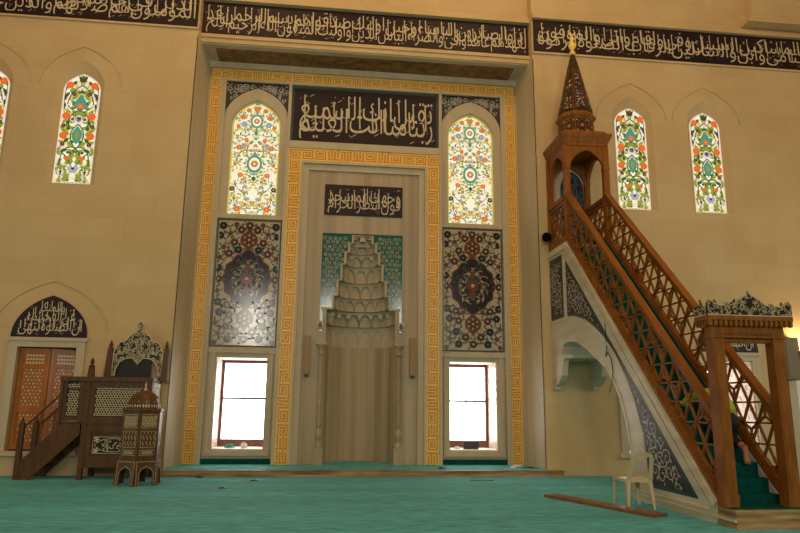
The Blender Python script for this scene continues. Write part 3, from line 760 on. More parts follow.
# lower windows
JAMB = mat('jamb_tile', srgb(206, 190, 170), .4, 0, srgb(150, 70, 50), scale=9, lo=.56, hi=.66, detail=2)
PANE = bpy.data.materials.new('clear_glass'); PANE.use_nodes = True
_nt = PANE.node_tree; _nt.nodes.clear(); _o = _nt.nodes.new('ShaderNodeOutputMaterial'); _m = _nt.nodes.new('ShaderNodeMixShader'); _t = _nt.nodes.new('ShaderNodeBsdfTransparent'); _g = _nt.nodes.new('ShaderNodeBsdfGlossy')
_g.inputs['Roughness'].default_value = .02; _m.inputs[0].default_value = .06
_nt.links.new(_t.outputs[0], _m.inputs[1]); _nt.links.new(_g.outputs[0], _m.inputs[2]); _nt.links.new(_m.outputs[0], _o.inputs[0])
def low_window(cx, z0, z1, yf, depth, hw=.62, jamb_side=0):
    global wn
    wn += 1; w = struct(empty('window_%d' % wn, (cx, yf, z0)))
    b = MB(); t = .05; yb = yf+depth
    b.box(cx-hw+.001, cx-hw+.02, yf+.03, yb, z0, z1, 0); b.box(cx+hw-.02, cx+hw-.001, yf+.03, yb, z0, z1, 0)
    b.box(cx-hw+.02, cx+hw-.02, yf+.03, yb, z1-.02, z1-.001, 1); b.box(cx-hw+.02, cx+hw-.02, yf+.0, yb, z0+.001, z0+.02, 1)
    b.build('window_reveal', [JAMB, WHITEP], w)
    b = MB()
    x0, x1 = cx-hw+.02, cx+hw-.02
    b.box(x0, x0+.07, yb-.08, yb, z0+.201, z1-.101); b.box(x1-.07, x1, yb-.08, yb, z0+.201, z1-.101)
    b.box(x0, x1, yb-.08, yb, z1-.10, z1-.02); b.box(x0, x1, yb-.08, yb, z0+.02, z0+.20)
    fr_ = b.build('window_frame', BROWNF, w)
    b = MB(); zm = z0+(z1-z0)*.54; b.box(x0+.05, x1-.05, yb-.05, yb-.02, zm, zm+.05); b.box(cx-.01, cx+.02, yb-.07, yb-.05, zm-.02, zm+.08); b.build('transom_bar', BLACK, fr_)
    b = MB(); b.box(x0+.05, x1-.05, yb-.03, yb-.025, z0+.2, z1-.1); b.build('pane', PANE, fr_)
    return w
for cx in CW: low_window(cx, .47, 2.67, YB, 1.0)
low_window(7.79, .5, 2.71, YF, 1.2)
low_window(9.87, .5, 2.71, YF, 1.2)

# lunettes with frames over the side windows
def lunette(cx, label):
    cr = arch(cx, 2.92, .80, 2.96, 3.86, k=.7); b = MB(); b.prism(cr, 'xz', YF-.03, YF, 0)
    o = tag(b.build('lunette_panel', [DARK]), label, 'inscription', 'arched inscriptions over the lower side windows')
    m = MB(); ink = Ink(m, (0, YF-.03, 0), (1, 0, 0), (0, 0, 1), (0, -1, 0), [(cx+(p[0]-cx)*.96, 2.94+(p[1]-2.92)*.95) for p in cr])
    calligraphy(ink, 'ان الصلوة تنهى'.split(), cx-.68, cx+.68, 2.95, 3.36, tiers=1, stroke=.02, seed=3)
    calligraphy(ink, 'عن الفحشاء'.split(), cx-.52, cx+.52, 3.18, 3.60, tiers=1, stroke=.018, seed=4)
    calligraphy(ink, ['والمنكر'], cx-.28, cx+.28, 3.40, 3.74, tiers=1, stroke=.016, seed=5, ticks=False)
    m.build('lettering', LETTER, o)
    b = MB(); crv = arch_curve(cx, 3, 1.2, 3.1, 4.2, k=.8); b.ribbon(crv, .035, YF-.022, YF); struct(b.build('trim_arch_moulding', STONE))
    b = MB()
    b.box(cx-.80, cx-.62, YF-.05, YF, .501, 2.71); b.box(cx+.62, cx+.80, YF-.05, YF, .501, 2.71); b.box(cx-.80, cx+.80, YF-.051, YF, 2.711, 2.84); b.box(cx-.84, cx+.84, YF-.08, YF, 2.841, 2.92)
    b.box(cx-.86, cx+.86, YF-.08, YF, .40, .5)
    struct(b.build('trim_window_surround', MARBLE))
lunette(-6.07, 'dark pointed lunette of cream Arabic script above the carved wooden shutters on the left')
lunette(7.79, 'dark pointed lunette of cream Arabic script behind the middle of the pulpit stairs')
lunette(9.87, 'dark pointed lunette of cream Arabic script seen through the pulpit gateway')

# carved shutters of the left window
def shutter(x0, x1, y0, y1, label):
    """leaf standing between (x0,y0) and (x1,y1)"""
    d = Vector((x1-x0, y1-y0, 0)); L = d.length; d.normalize(); nrm = Vector((d.y, -d.x, 0))
    def bx(b, a, c, z0, z1, t0, t1, mi=0):
        o = Vector((x0, y0, 0)); vs = [o+d*s+nrm*t+Vector((0, 0, z)) for z in (z0, z1) for t in (t0, t1) for s in (a, c)]
        b.add(vs, [(0, 2, 3, 1), (4, 5, 7, 6), (0, 1, 5, 4), (2, 6, 7, 3), (0, 4, 6, 2), (1, 3, 7, 5)], mi)
    t = tag(empty('wooden_shutter', (x0, y0, .52)), label, 'shutter', 'carved shutters of the left window')
    c2 = MB()
    for a, c, z0, z1 in ((0, .08, .53, 2.69), (L-.08, L, .53, 2.69), (.08, L-.08, 2.6, 2.69), (.08, L-.08, 2.25, 2.32), (.08, L-.08, .53, .62), (.08, L-.08, 1.3, 1.36)): bx(c2, a, c, z0, z1, 0, .018)
    c2.build('leaf_frame', WOOD2, t)
    b = MB(); bx(b, 0, L, .53, 2.69, -.03, 0, 1)
    ink = Ink(b, (x0, y0, 0), d, (0, 0, 1), nrm, rect(.09, L-.09, .63, 2.59))
    for row in range(3):
        for c_ in range(6): ink.disc((.12+(L-.24)*(c_+.5)/6, 2.37+.08*row), .028, 0, .004, 6)
    z = .72; i = 0
    while z < 2.22:
        if not 1.26 < z < 1.4:
            for c_ in range(5): ink.disc((.12+(L-.24)*(c_+(.25 if i % 2 else .75))/5, z), .016 if (i+c_) % 3 else .024, 0, .004, 6)
        z += .075; i += 1
    b.build('leaf', [NACRE, WOOD2], t)
    b = MB(); bx(b, L-.05, L-.02, 1.45, 1.6, .018, .05); b.build('handle', BRASS, t)
b = MB(); b.box(-6.69, -5.45, YF+.36, YF+.40, .5, 2.71); struct(b.build('trim_light_block', DWOOD))  # board added behind the shutters to block outside light
shutter(-6.66, -6.03, YF+.10, YF+.12, 'left carved wooden shutter inlaid with pale stars under the arched inscription')
shutter(-6.02, -5.46, YF+.12, YF+.32, 'right carved wooden shutter inlaid with pale stars, standing half behind the wooden preaching chair')

# wall mounted speakers on the mihrab marble
for s_, nm in ((-1, 'left'), (1, 'right')):
    x = XC+s_*1.31; t = tag(empty('column_speaker', (x, YB-.08, 2.22)), 'slim beige column speaker on the marble %s of the prayer niche' % nm, 'speaker', 'column speakers beside the prayer niche')
    b = MB(); b.box(x-.065, x+.065, YB-.19, YB-.08, 2.28, 3.22); b.build('cabinet', mat('beige_speaker_%s' % nm, srgb(160, 132, 92), .6), t)
    b = MB(); b.box(x-.05, x+.05, YB-.175, YB-.08, 2.22, 2.28); b.build('bracket', BLACKW, t)

# ------------------------------------------------------------------ minbar
X0, X1 = 5.385, 6.45
SL = .953
zb = lambda y: 5.30-SL*(14.15-y)      # underside of the wooden balustrade
minb = tag(empty('minbar', (5.9, 11.5, 0)), 'tall marble and wood pulpit with lattice stair rails, gateway and conical spire', 'pulpit')
inner = [(11.44, 0), (11.44, .35), (11.45, .82), (11.55, 1.24), (11.73, 1.68), (11.97, 1.99), (12.28, 2.27), (12.65, 2.47), (13.23, 2.75), (13.76, 2.94), (14.15, 3.0), (14.45, 2.98), (14.63, 2.90), (14.72, 2.65)]
body = [(15.395, 5.27), (14.15, 5.27), (8.95, zb(8.95)-.03), (8.95, 0)]+[(p[0], p[1]) for p in inner]+[(15.395, 2.62)]
core = [(15.395, 5.20), (14.15, 5.20), (14.15, 4.95), (9.3, .32), (9.0, .2), (9.0, 0)]+inner+[(15.395, 2.62)]
b = MB(); b.prism(body, 'yz', X0, X0+.12); b.prism(body, 'yz', X1-.12, X1); b.prism(core, 'yz', X0+.12, X1-.12); b.build('marble_body', PMARB, minb)
b = MB(); b.box(X0-.0, X1, 8.53, 8.95, 0, .24); b.box(X0-.02, X1+.02, 8.50, 8.95, 0, .045); b.build('base_step', TAN, minb)
# raised stair edging, archivolt and plinth mouldings, on both flanks
for s_, xa in ((-1, X0), (1, X1)):
    def xr(t0, t1): return tuple(sorted((xa+s_*t0, xa+s_*t1)))
    b = MB()
    def strip(pts, w, t):
        L, R_ = offset_line(pts, w/2)
        for i in range(len(pts)-1): b.prism([L[i], L[i+1], R_[i+1], R_[i]], 'yz', *xr(0, t))
    strip([(14.15, zb(14.15)-.14), (8.98, zb(8.98)-.13)], .10, .035)
    strip([(14.15, zb(14.15)-.30), (9.1, zb(9.1)-.30)], .05, .02)
    strip([(15.39, 5.16), (14.17, 5.16)], .12, .035)
    strip([(15.33, 3.50), (14.62, 3.48), (13.82, 3.42), (13.24, 3.27), (12.75, 3.05), (12.36, 2.84), (11.9, 2.50), (11.48, 2.02), (11.25, 1.72), (10.97, 1.11), (10.92, .41), (10.90, .25)], .05, .02)
    strip([(8.53, .10), (11.44, .10)], .03, .025); strip([(8.95, .17), (11.44, .17)], .03, .018)
    strip(inner[:-1], .04, .015)
    b.build('stone_moulding', PMARB, minb)
    # corbel
    crb = [(15.395, 1.95), (15.395, 2.70), (14.38, 2.70), (14.38, 2.62), (14.62, 2.60), (14.70, 2.42), (14.74, 2.25), (14.95, 2.10), (15.2, 2.02), (15.22, 1.95)]
    b = MB(); xx = xr(-.13, .004); b.prism(crb, 'yz', *xx); b.build('corbel', PMARB, minb)
    # inlaid panels
    b = MB()
    p1 = [(15.30, 3.56), (14.47, 3.56), (14.47, 5.02), (15.30, 5.04)]
    p2 = [(14.24, 3.54), (13.82, 3.50), (13.24, 3.35), (12.75, 3.13), (12.36, 2.90), (11.86, 2.52), (11.43, 2.04), (11.21, 1.72), (10.93, 1.11), (10.86, .41), (10.84, .27), (9.40, .27), (9.75, .60), (14.24, 4.83)]
    r = random.Random(17)
    for pp in (p1, p2):
        b.prism(pp, 'yz', *xr(0, .008), mi=0)
        cx_ = sum(p[0] for p in pp)/len(pp); cz_ = sum(p[1] for p in pp)/len(pp)
        def shrink(poly, d_):
            out = []; n_ = len(poly)
            area = sum(poly[i][0]*poly[(i+1) % n_][1]-poly[(i+1) % n_][0]*poly[i][1] for i in range(n_))
            sg = 1 if area > 0 else -1
            for i in range(n_):
                a_, b_, c_ = Vector(poly[i-1]), Vector(poly[i]), Vector(poly[(i+1) % n_])
                e1 = (b_-a_).normalized(); e2 = (c_-b_).normalized(); n1 = Vector((-e1.y, e1.x))*sg; n2 = Vector((-e2.y, e2.x))*sg
                nn = (n1+n2); k2 = nn.length_squared
                out.append(tuple(b_+nn*(2*d_/max(k2, .8))))
            return out
        inn = shrink(pp, .055); ink = Ink(b, (xa, 0, 0), (0, 1, 0), (0, 0, 1), (s_, 0, 0), inn)
        ink.fill(inn, 1, .010)
        ys_ = [p[0] for p in inn]; zs_ = [p[1] for p in inn]
        cells = []
        gy = .23
        yy = min(ys_)
        while yy < max(ys_):
            zz = min(zs_)
            while zz < max(zs_):
                q = (yy+r.uniform(-.04, .04), zz+r.uniform(-.04, .04))
                if inside(q, inn):
                    sgn = r.choice((-1, 1)); a0 = r.uniform(0, 6.28); rr = r.uniform(.10, .15)
                    ink.spiral(q, rr, 1.35, a0, .017, 2, .012, sgn, 20)
                    for k_ in range(4): a_ = a0+k_*1.57; ink.leaf((q[0]+rr*.8*math.cos(a_), q[1]+rr*.8*math.sin(a_)), a_+1, .08, .03, 2, .013)
                    if r.random() < .5: ink.disc(q, .022, 3, .014, 7)
                zz += gy
            yy += gy
    b.build('inlaid_panel', [TEALG, NAVY, SILVER, MAROON], minb)

# stairs with runner
b = MB(); c_ = MB(); nst = 25; y0s = 8.98; rise = (5.30-.24)/nst; run = (14.15-y0s)/nst
for i in range(nst):
    ya = y0s+i*run; za = zb(ya)+.01
    b.box(X0+.13, X1-.13, ya+.003, ya+run, max(za-rise-.06, .2), za-.012)
    c_.box(X0+.13, X1-.13, ya-.012, ya+run, za-.012, za); c_.box(X0+.13, X1-.13, ya-.012, ya, za-rise, za-.012)
c_.box(X0+.13, X1-.13, 14.15, 15.39, 5.29, 5.302); c_.box(X0+.04, X1-.02, 8.58, y0s, .24, .262)
c_.prism([(15.2, 5.27), (9.9, zb(9.9)-.15), (9.9, zb(9.9)+.15), (14.0, zb(14.0)+.15), (15.2, 5.36)], 'yz', X1-.20, X1-.185)
b.build('stair_steps', PMARB, minb); c_.build('stair_carpet', RUNNER, minb)

# lattice
def clip_seg(p, q, poly):
    t0, t1 = 0, 1; d = (q[0]-p[0], q[1]-p[1]); n_ = len(poly)
    area = sum(poly[i][0]*poly[(i+1) % n_][1]-poly[(i+1) % n_][0]*poly[i][1] for i in range(n_)); sg = 1 if area > 0 else -1
    for i in range(n_):
        a, c = poly[i], poly[(i+1) % n_]; nx, ny = -(c[1]-a[1])*sg, (c[0]-a[0])*sg
        den = nx*d[0]+ny*d[1]; num = nx*(p[0]-a[0])+ny*(p[1]-a[1])
        if abs(den) < 1e-9:
            if num < 0: return None
        else:
            t = -num/den
            if den > 0: t0 = max(t0, t)
            else: t1 = min(t1, t)
    if t1-t0 < 1e-4: return None
    return ((p[0]+d[0]*t0, p[1]+d[1]*t0), (p[0]+d[0]*t1, p[1]+d[1]*t1))
def star_segments(y0, y1, z0, z1, S=.40):
    """honeycomb strapwork crossed by the three families of straight bands that join its edge centres"""
    segs = []; h = S*math.sqrt(3)
    nr = int((z1-z0)/(1.5*S))+3; nc = int((y1-y0)/h)+3
    for i in range(-1, nr):
        for j in range(-1, nc):
            cx = y0+(j+.5*(i % 2))*h; cz = z0+i*1.5*S
            pt = [(cx+S*math.cos(PI/6+PI/3*k), cz+S*math.sin(PI/6+PI/3*k)) for k in range(6)]
            md = [((pt[k][0]+pt[(k+1) % 6][0])/2, (pt[k][1]+pt[(k+1) % 6][1])/2) for k in range(6)]
            for k in (0, 1, 5): segs.append((pt[k], pt[(k+1) % 6]))
            for k in range(6): segs.append((md[k], md[(k+1) % 6]))
            for k in range(3): segs.append((md[k], md[k+3]))
    return segs
def lattice(b, poly, xc, w=.026, t=.035, S=.40, mi=0):
    ys = [p[0] for p in poly]; zs = [p[1] for p in poly]
    for p, q in star_segments(min(ys), max(ys), min(zs), max(zs), S):
        c = clip_seg(p, q, poly)
        if c: b.bar((xc, c[0][0], c[0][1]), (xc, c[1][0], c[1][1]), t, w, (0, -(c[1][1]-c[0][1]), c[1][0]-c[0][0]), mi)
for s_, xc in ((-1, X0+.055), (1, X1-.055)):
    xq = xc; b = MB()
    par = lambda lo, hi, ya=14.12, yb_=8.86: [(ya, zb(ya)+lo), (yb_, zb(yb_)+lo), (yb_, zb(yb_)+hi), (ya, zb(ya)+hi)]
    b.prism(par(0, .14), 'yz', xc-.055, xc+.055); b.prism(par(.14, .18), 'yz', xc-.035, xc+.035)
    b.prism(par(.04, .08), 'yz', xc-.07, xc+.07)
    b.build('bottom_rail', WOOD, minb)
    b = MB(); b.prism(par(1.05, 1.09), 'yz', xc-.035, xc+.035); b.prism(par(1.09, 1.17), 'yz', xc-.05, xc+.05); b.prism(par(1.17, 1.21), 'yz', xc-.068, xc+.068)
    b.build('handrail', WOOD, minb)
    b = MB(); lattice(b, par(.18, 1.05), xc); b.build('stair_lattice', DWOOD2 if False else WOOD, minb)
    # tower side balustrade
    b = MB(); b.box(xc-.05, xc+.05, 14.24, 15.26, 5.28, 5.44); b.build('balcony_bottom_rail', WOOD, minb)
    b = MB(); b.box(xc-.06, xc+.06, 14.24, 15.26, 6.28, 6.38); b.box(xc-.035, xc+.035, 14.24, 15.26, 6.2, 6.28); b.build('balcony_handrail', WOOD, minb)
    b = MB(); lattice(b, [(14.24, 5.44), (15.26, 5.44), (15.26, 6.2), (14.24, 6.2)], xc, S=.34); b.build('balcony_lattice', WOOD, minb)
    for (ya, yb_) in ((14.10, 14.25), (15.25, 15.395)):
        b = MB(); xc = xq+.03; b.box(xc-.065, xc+.065, ya, yb_, 5.27, 7.62); b.box(xc-.075, xc+.075, ya-.01, yb_, 6.36, 6.42); b.box(xc-.075, xc+.075, ya-.01, yb_, 7.02, 7.08); b.build('tower_post', WOOD, minb)
# tower arches and canopy
X0 += .04; X1 += .04
b = MB()
def spandrel(c, hw, z0, z1, pk, half):
    crv = arch_curve(c, z0, hw, z0+.04, pk, k=.45)
    return [(c-half, z0), (c-half, z1), (c+half, z1), (c+half, z0)]+[p for p in crv]
cxm = (X0+X1)/2; cym = (14.1+15.395)/2
for ya, yb_ in ((14.12, 14.20), (15.28, 15.36)): b.prism(spandrel(cxm, .415, 6.95, 7.62, 7.50, .53), 'xz', ya, yb_)
for xa, xb in ((X0+.01, X0+.09), (X1-.09, X1-.01)): b.prism(spandrel(cym, .49, 6.95, 7.62, 7.50, .64), 'yz', xa, xb)
b.build('tower_arch', WOOD, minb)
b = MB()
def fr(o, z0, o2, z1, mi=0): b.frustum((X0-o, X1+o, 14.10-o, 15.39), z0, (X0-o2, X1+o2, 14.10-o2, 15.39), z1, mi)
fr(.0, 7.60, .0, 7.68); fr(.01, 7.68, .06, 7.80); fr(.07, 7.80, .09, 7.86); fr(.08, 7.86, .08, 7.90); fr(.02, 7.90, -.05, 8.0)
b.build('tower_cornice', WOOD, minb)
X0 -= .04; X1 -= .04
tc = (cxm+.05, 14.80)
b = MB(); r8 = PI/8
b.lathe([(.44, 7.95), (.46, 7.99), (.46, 8.04), (.43, 8.06), (.43, 8.46), (.46, 8.48)], (tc[0], tc[1], 0), 8, 0, r8)
for k in range(8):
    a = PI/4*k; d = Vector((math.cos(a), math.sin(a), 0)); sd = Vector((-d.y, d.x, 0)); o = Vector((tc[0], tc[1], 0))+d*(.43*math.cos(PI/8))
    ink = Ink(b, o, sd, (0, 0, 1), d)
    ink.fill([(-.15, 8.09), (.15, 8.09), (.15, 8.43), (-.15, 8.43)], 1, .004)
    oct_ = [(.11*math.cos(t), 8.26+.14*math.sin(t)) for t in [2*PI*i/8 for i in range(8)]]; ink.stroke(oct_+[oct_[0]], .02, 0, .008); ink.flower((0, 8.26), .06, 0, 2, .01)
    for qx in (-.12, .12):
        for qz in (8.13, 8.39): ink.disc((qx, qz), .02, 2, .008, 5)
b.build('spire_drum', [WOOD, BLACKW, NACRE], minb)
b = MB(); b.lathe([(.44, 8.46), (.49, 8.52), (.50, 8.56), (.45, 8.62), (.44, 8.64)], (tc[0], tc[1], 0), 8, 0, r8); b.build('spire_flange', WOOD, minb)
b = MB(); b.lathe([(.43, 8.62), (.378, 8.85), (.275, 9.35), (.145, 9.98), (.055, 10.34)], (tc[0], tc[1], 0), 8, 0, r8)
rr_ = random.Random(4)
for k in range(8):
    a = PI/4*k; d = Vector((math.cos(a), math.sin(a), 0)); sd = Vector((-d.y, d.x, 0)); ca = math.cos(PI/8)
    P0 = Vector((tc[0], tc[1], 8.62))+d*.44*ca; P1 = Vector((tc[0], tc[1], 10.34))+d*.05*ca; up = (P1-P0); Ls = up.length; up.normalize(); nn = sd.cross(up); nn = nn if nn.dot(d) > 0 else -nn
    tri_ = [(-.125, .08), (.125, .08), (.085, .75), (.04, 1.25), (-.04, 1.25), (-.085, .75)]
    ink = Ink(b, P0, sd, up, nn, tri_); ink.fill(tri_, 1, .012)
    for j in range(60):
        px = rr_.uniform(0, .11); pz = rr_.uniform(.1, 1.2)
        for s_ in (-1, 1): ink.leaf((s_*px, pz), rr_.uniform(0, 6.28), .05, .022, rr_.choice((2, 3, 3)), .014)
    ink.shape = None; ink.stroke([(-.14, .06), (-.045, 1.30)], .014, 3, .014); ink.stroke([(.14, .06), (.045, 1.30)], .014, 3, .014)
cone_ = b.build('spire_cone', [mat('dark_stained_wood', srgb(52, 34, 22), .45), BLACKW, SILVER, WOOD], minb)
b = MB(); b.lathe([(.05, 0), (.08, .06), (.05, .12), (.03, .15), (.085, .22), (.095, .28), (.06, .35), (.025, .38), (.05, .43), (.055, .48), (.02, .53), (.012, .58)], (tc[0], tc[1], 10.33), 14)
cr = [(tc[0]+.085*math.sin(t), tc[1], 10.99-.085*math.cos(t)) for t in [(-2.5+5.0*i/14) for i in range(15)]]
b.tube(cr, [.004+.016*math.sin(PI*i/14) for i in range(15)], 8); tag(b.build('finial', GOLDL, cone_, smooth=True), 'gold crescent finial')

# gateway at the foot
for xa in (5.32, 6.22):
    b = MB(); b.box(xa, xa+.17, 8.62, 8.80, .262, 2.50); b.box(xa-.012, xa+.182, 8.61, 8.81, .262, .42); b.box(xa+.03, xa+.14, 8.612, 8.62, .5, 2.3); b.build('gate_post', WOOD, minb)
b = MB(); b.box(5.32, 6.39, 8.62, 8.80, 2.50, 2.70); b.box(5.30, 6.41, 8.60, 8.82, 2.50, 2.53); b.box(5.49, 6.22, 8.66, 8.76, 2.44, 2.50)
for i in range(26): b.box(5.50+.028*i, 5.512+.028*i, 8.61, 8.62, 2.54, 2.57)
b.build('gate_lintel', WOOD, minb)
b = MB(); b.box(5.24, 6.50, 8.54, 8.90, 2.74, 2.80)
for i in range(17): b.box(5.25+.075*i, 5.29+.075*i, 8.545, 8.60, 2.66, 2.74)
for i in range(5): b.box(5.245, 5.30, 8.56+.07*i, 8.595+.07*i, 2.66, 2.74)
b.box(5.28, 6.46, 8.58, 8.86, 2.68, 2.74); gc_ = b.build('gate_cornice', WOOD, minb)
def crest_profile(a, c, base, peak, n=3):
    m_ = (a+c)/2; w = (c-a)
    pts = [(0, .20), (.03, .25), (.09, .19), (.15, .16), (.20, .17), (.24, .21), (.28, .17), (.33, .21), (.39, .27), (.45, .32), (.485, .34), (.50, .40)]
    L = [(a+w*t, base+h*peak/.40) for t, h in pts]; R_ = [(c-w*t, base+h*peak/.40) for t, h in pts[:-1]][::-1]
    return [(a, base)]+L+R_+[(c, base)]
b = MB()
def crest(profile, plane, a, c, n, org, uax, seed):
    b.prism(profile, plane, a, c, 0)
    ink = Ink(b, org, uax, (0, 0, 1), n, [(p[0], p[1]-.0) for p in profile]); r = random.Random(seed)
    lo = min(p[0] for p in profile); hi = max(p[0] for p in profile); mid = (lo+hi)/2
    for k in range(int(170*(hi-lo))):
        px = r.uniform(0, (hi-lo)/2); pz = profile[0][1]+r.uniform(.01, .36)
        for s_ in (-1, 1): ink.spiral((mid+s_*px, pz), r.uniform(.018, .032), .8, r.uniform(0, 6), .0065, 1, .004, s_, 7)
    ink.shape = None; top = profile[1:-1]; ink.stroke([(p[0], p[1]-.006) for p in top], .010, 1, .005); ink.stroke([(lo, profile[0][1]+.008), (hi, profile[0][1]+.008)], .012, 1, .005)
crest(crest_profile(5.24, 6.50, 2.80, .36), 'xz', 8.55, 8.575, (0, -1, 0), (0, 8.55, 0), (1, 0, 0), 1)
crest([(p[0], p[1]) for p in crest_profile(8.575, 8.90, 2.80, .24)], 'yz', 5.24, 5.265, (-1, 0, 0), (5.24, 0, 0), (0, 1, 0), 2)
crest([(p[0], p[1]) for p in crest_profile(8.575, 8.90, 2.80, .24)], 'yz', 6.475, 6.50, (1, 0, 0), (6.50, 0, 0), (0, 1, 0), 3)
crest(crest_profile(5.265, 6.475, 2.80, .30), 'xz', 8.875, 8.90, (0, 1, 0), (0, 8.90, 0), (1, 0, 0), 4)
b.build('gate_crest', [BLACKW, NACRE], gc_)
b = MB(); b.box(5.55, 5.65, 8.92, 8.98, 2.80, 2.95); b.lathe([(.05, 0), (.06, .03), (.02, .08), (.03, .11), (.0, .15)], (5.6, 8.95, 2.95), 8)
b.build('gate_finial', WOOD, gc_)

# arched dark tile on the wall inside the pulpit tower
b = MB(); o1 = arch(6.05, 5.31, .43, 6.95, 7.55, k=.2); o2 = arch(6.05, 5.31, .30, 6.9, 7.40, k=.2)
b.prism(o1, 'xz', YF-.04, YF, 0); b.prism(o2, 'xz', YF-.046, YF-.04, 1)
ink = Ink(b, (0, YF-.046, 0), (1, 0, 0), (0, 0, 1), (0, -1, 0), o2); r = random.Random(8)
for k in range(60):
    px = r.uniform(0, .28); pz = r.uniform(5.35, 7.35)
    for s_ in (-1, 1): ink.spiral((6.05+s_*px, pz), .07, .9, r.uniform(0, 6), .016, 2, .002, s_, 10)
tag(b.build('arched_tile_panel', [MARBLE, NAVY, TBLUE]), 'narrow arched dark tile panel in a marble frame inside the pulpit tower', 'tile panel')

# ------------------------------------------------------------------ preaching chair (left)
kx0, kx1, ky0, ky1 = -4.89, -3.56, 14.53, 15.28
kur = tag(empty('preaching_chair', (-4.3, 14.9, 0)), 'walnut preaching chair with side stairs and pale inlaid arched crest against the left wall', 'pulpit chair')
b = MB()
for x in (kx0, kx1-.09):
    for y in (ky0, ky1-.09): b.box(x, x+.09, y, y+.09, 0, 2.03)
b.box(kx0+.02, kx1-.02, ky0+.03, ky1-.03, .26, 1.16, 0)
b.box(kx0, kx1, ky0+.005, ky1, .24, .34, 0); b.box(kx0-.01, kx1+.01, ky0-.01, ky1, 1.10, 1.18, 0); b.box(kx0+.09, kx1-.09, ky0+.01, ky0+.05, .34, .46); b.box(kx0+.09, kx1-.09, ky0+.01, ky0+.05, .92, 1.10)
b.box(kx0+.09, kx0+.20, ky0+.01, ky0+.05, .46, .92); b.box(kx1-.20, kx1-.09, ky0+.01, ky0+.05, .46, .92)
kb_ = b.build('body', DWOOD, kur)
b = MB(); b.box(kx0+.03, kx1-.03, ky0+.02, ky0+.06, 1.18, 1.24); b.box(kx0+.03, kx1-.03, ky0+.02, ky0+.06, 1.84, 1.96); b.box(kx0+.09, kx0+.19, ky0+.02, ky0+.06, 1.24, 1.84); b.box(kx1-.19, kx1-.09, ky0+.02, ky0+.06, 1.24, 1.84)
b.box(kx0-.50, kx1+.02, ky0-.03, ky0+.10, 1.96, 2.05); b.box(kx1-.08, kx1, ky0, ky1, 1.96, 2.05)
par_ = b.build('parapet', DWOOD, kur)
def girih(name, x0, x1, z0, z1, y, parent, s=.085, back=None):
    b = MB(); 
    if back: b.box(x0, x1, y+.01, y+.02, z0, z1, 1)
    z = z0+s*.5; i = 0
    ink = Ink(b, (0, y+.006, 0), (1, 0, 0), (0, 0, 1), (0, -1, 0), rect(x0, x1, z0, z1))
    while z < z1:
        x = x0+s*.5*(1 if i % 2 else .0)
        while x < x1:
            for k in range(6):
                a = PI/3*k+PI/6; ink.stroke([(x+s*.18*math.cos(a), z+s*.18*math.sin(a)), (x+s*.56*math.cos(a), z+s*.56*math.sin(a))], .012, 0, .004)
            hx = [(x+s*.24*math.cos(PI/3*k), z+s*.24*math.sin(PI/3*k)) for k in range(7)]; ink.stroke(hx, .012, 0, .005)
            x += s
        z += s*.866; i += 1
    return b.build(name, [NACRE, BLACKW], parent)
girih('inlaid_lattice', kx0+.19, kx1-.19, 1.24, 1.84, ky0+.03, par_, .105, True)
b = MB(); x0, x1, z0, z1 = -4.66, -3.80, .50, .86; b.box(x0, x1, ky0+.02, ky0+.03, z0, z1, 0)
ink = Ink(b, (0, ky0+.02, 0), (1, 0, 0), (0, 0, 1), (0, -1, 0))
mx, mz = (x0+x1)/2, (z0+z1)/2
ink.stroke([(x0+.02, z0+.02), (x1-.02, z0+.02), (x1-.02, z1-.02), (x0+.02, z1-.02), (x0+.02, z0+.02)], .012, 1, .003)
lob = [(mx+.36*math.cos(2*PI*i/24)*(1+.06*math.cos(2*PI*i/4)), mz+.13*math.sin(2*PI*i/24)) for i in range(24)]
for cxx in (x0+.09, x1-.09):
    for czz in (z0+.07, z1-.07):
        for k in range(5): ink.leaf((cxx, czz), k*1.256, .07, .03, 1, .004)
ink.fill(lob, 0, .005); ink.stroke(lob+[lob[0]], .012, 1, .006)
r = random.Random(2)
for k in range(26):
    px = r.uniform(0, .2); pz = r.uniform(-.08, .08)
    for s_ in (-1, 1): ink.leaf((mx+s_*px, mz+pz), r.uniform(0, 6.28), .06, .02, 1, .007)
b.build('cartouche', [BLACKW, NACRE], kb_)
# side landing panel and stairs
b = MB(); lx0 = -5.39
b.box(lx0, kx0, ky0+.02, ky0+.06, 1.16, 1.24); b.box(lx0, lx0+.06, ky0, ky0+.07, 1.05, 1.98); b.box(lx0+.06, lx0+.14, ky0+.02, ky0+.06, 1.24, 1.96); b.box(kx0-.12, kx0, ky0+.02, ky0+.06, 1.24, 1.96)
b.box(lx0, kx0, ky0+.06, ky1, 1.06, 1.12)
ld_ = b.build('landing', DWOOD, kur)
girih('inlaid_lattice', lx0+.14, kx0-.12, 1.24, 1.96, ky0+.03, ld_, .11, True)
for ya in (ky0+.0, ky1-.08):
    b = MB(); pts = [(-6.02, .0), (-5.80, .0), (kx0+.0, .90), (kx0+.0, 1.08), (-5.32, 1.08), (-5.44, 1.02)]
    b.prism([(-6.02, 0), (-5.80, 0), (-4.92, .88), (-4.92, 1.10), (-5.30, 1.10), (-6.02, .34)], 'xz', ya, ya+.06); b.build('stringer', DWOOD, kur)
b = MB()
for i in range(4):
    xs = -5.92+.19*i; z = .24+.215*i; b.box(xs, xs+.27, ky0+.06, ky1-.08, z, z+.035)
b.build('treads', DWOOD, kur)
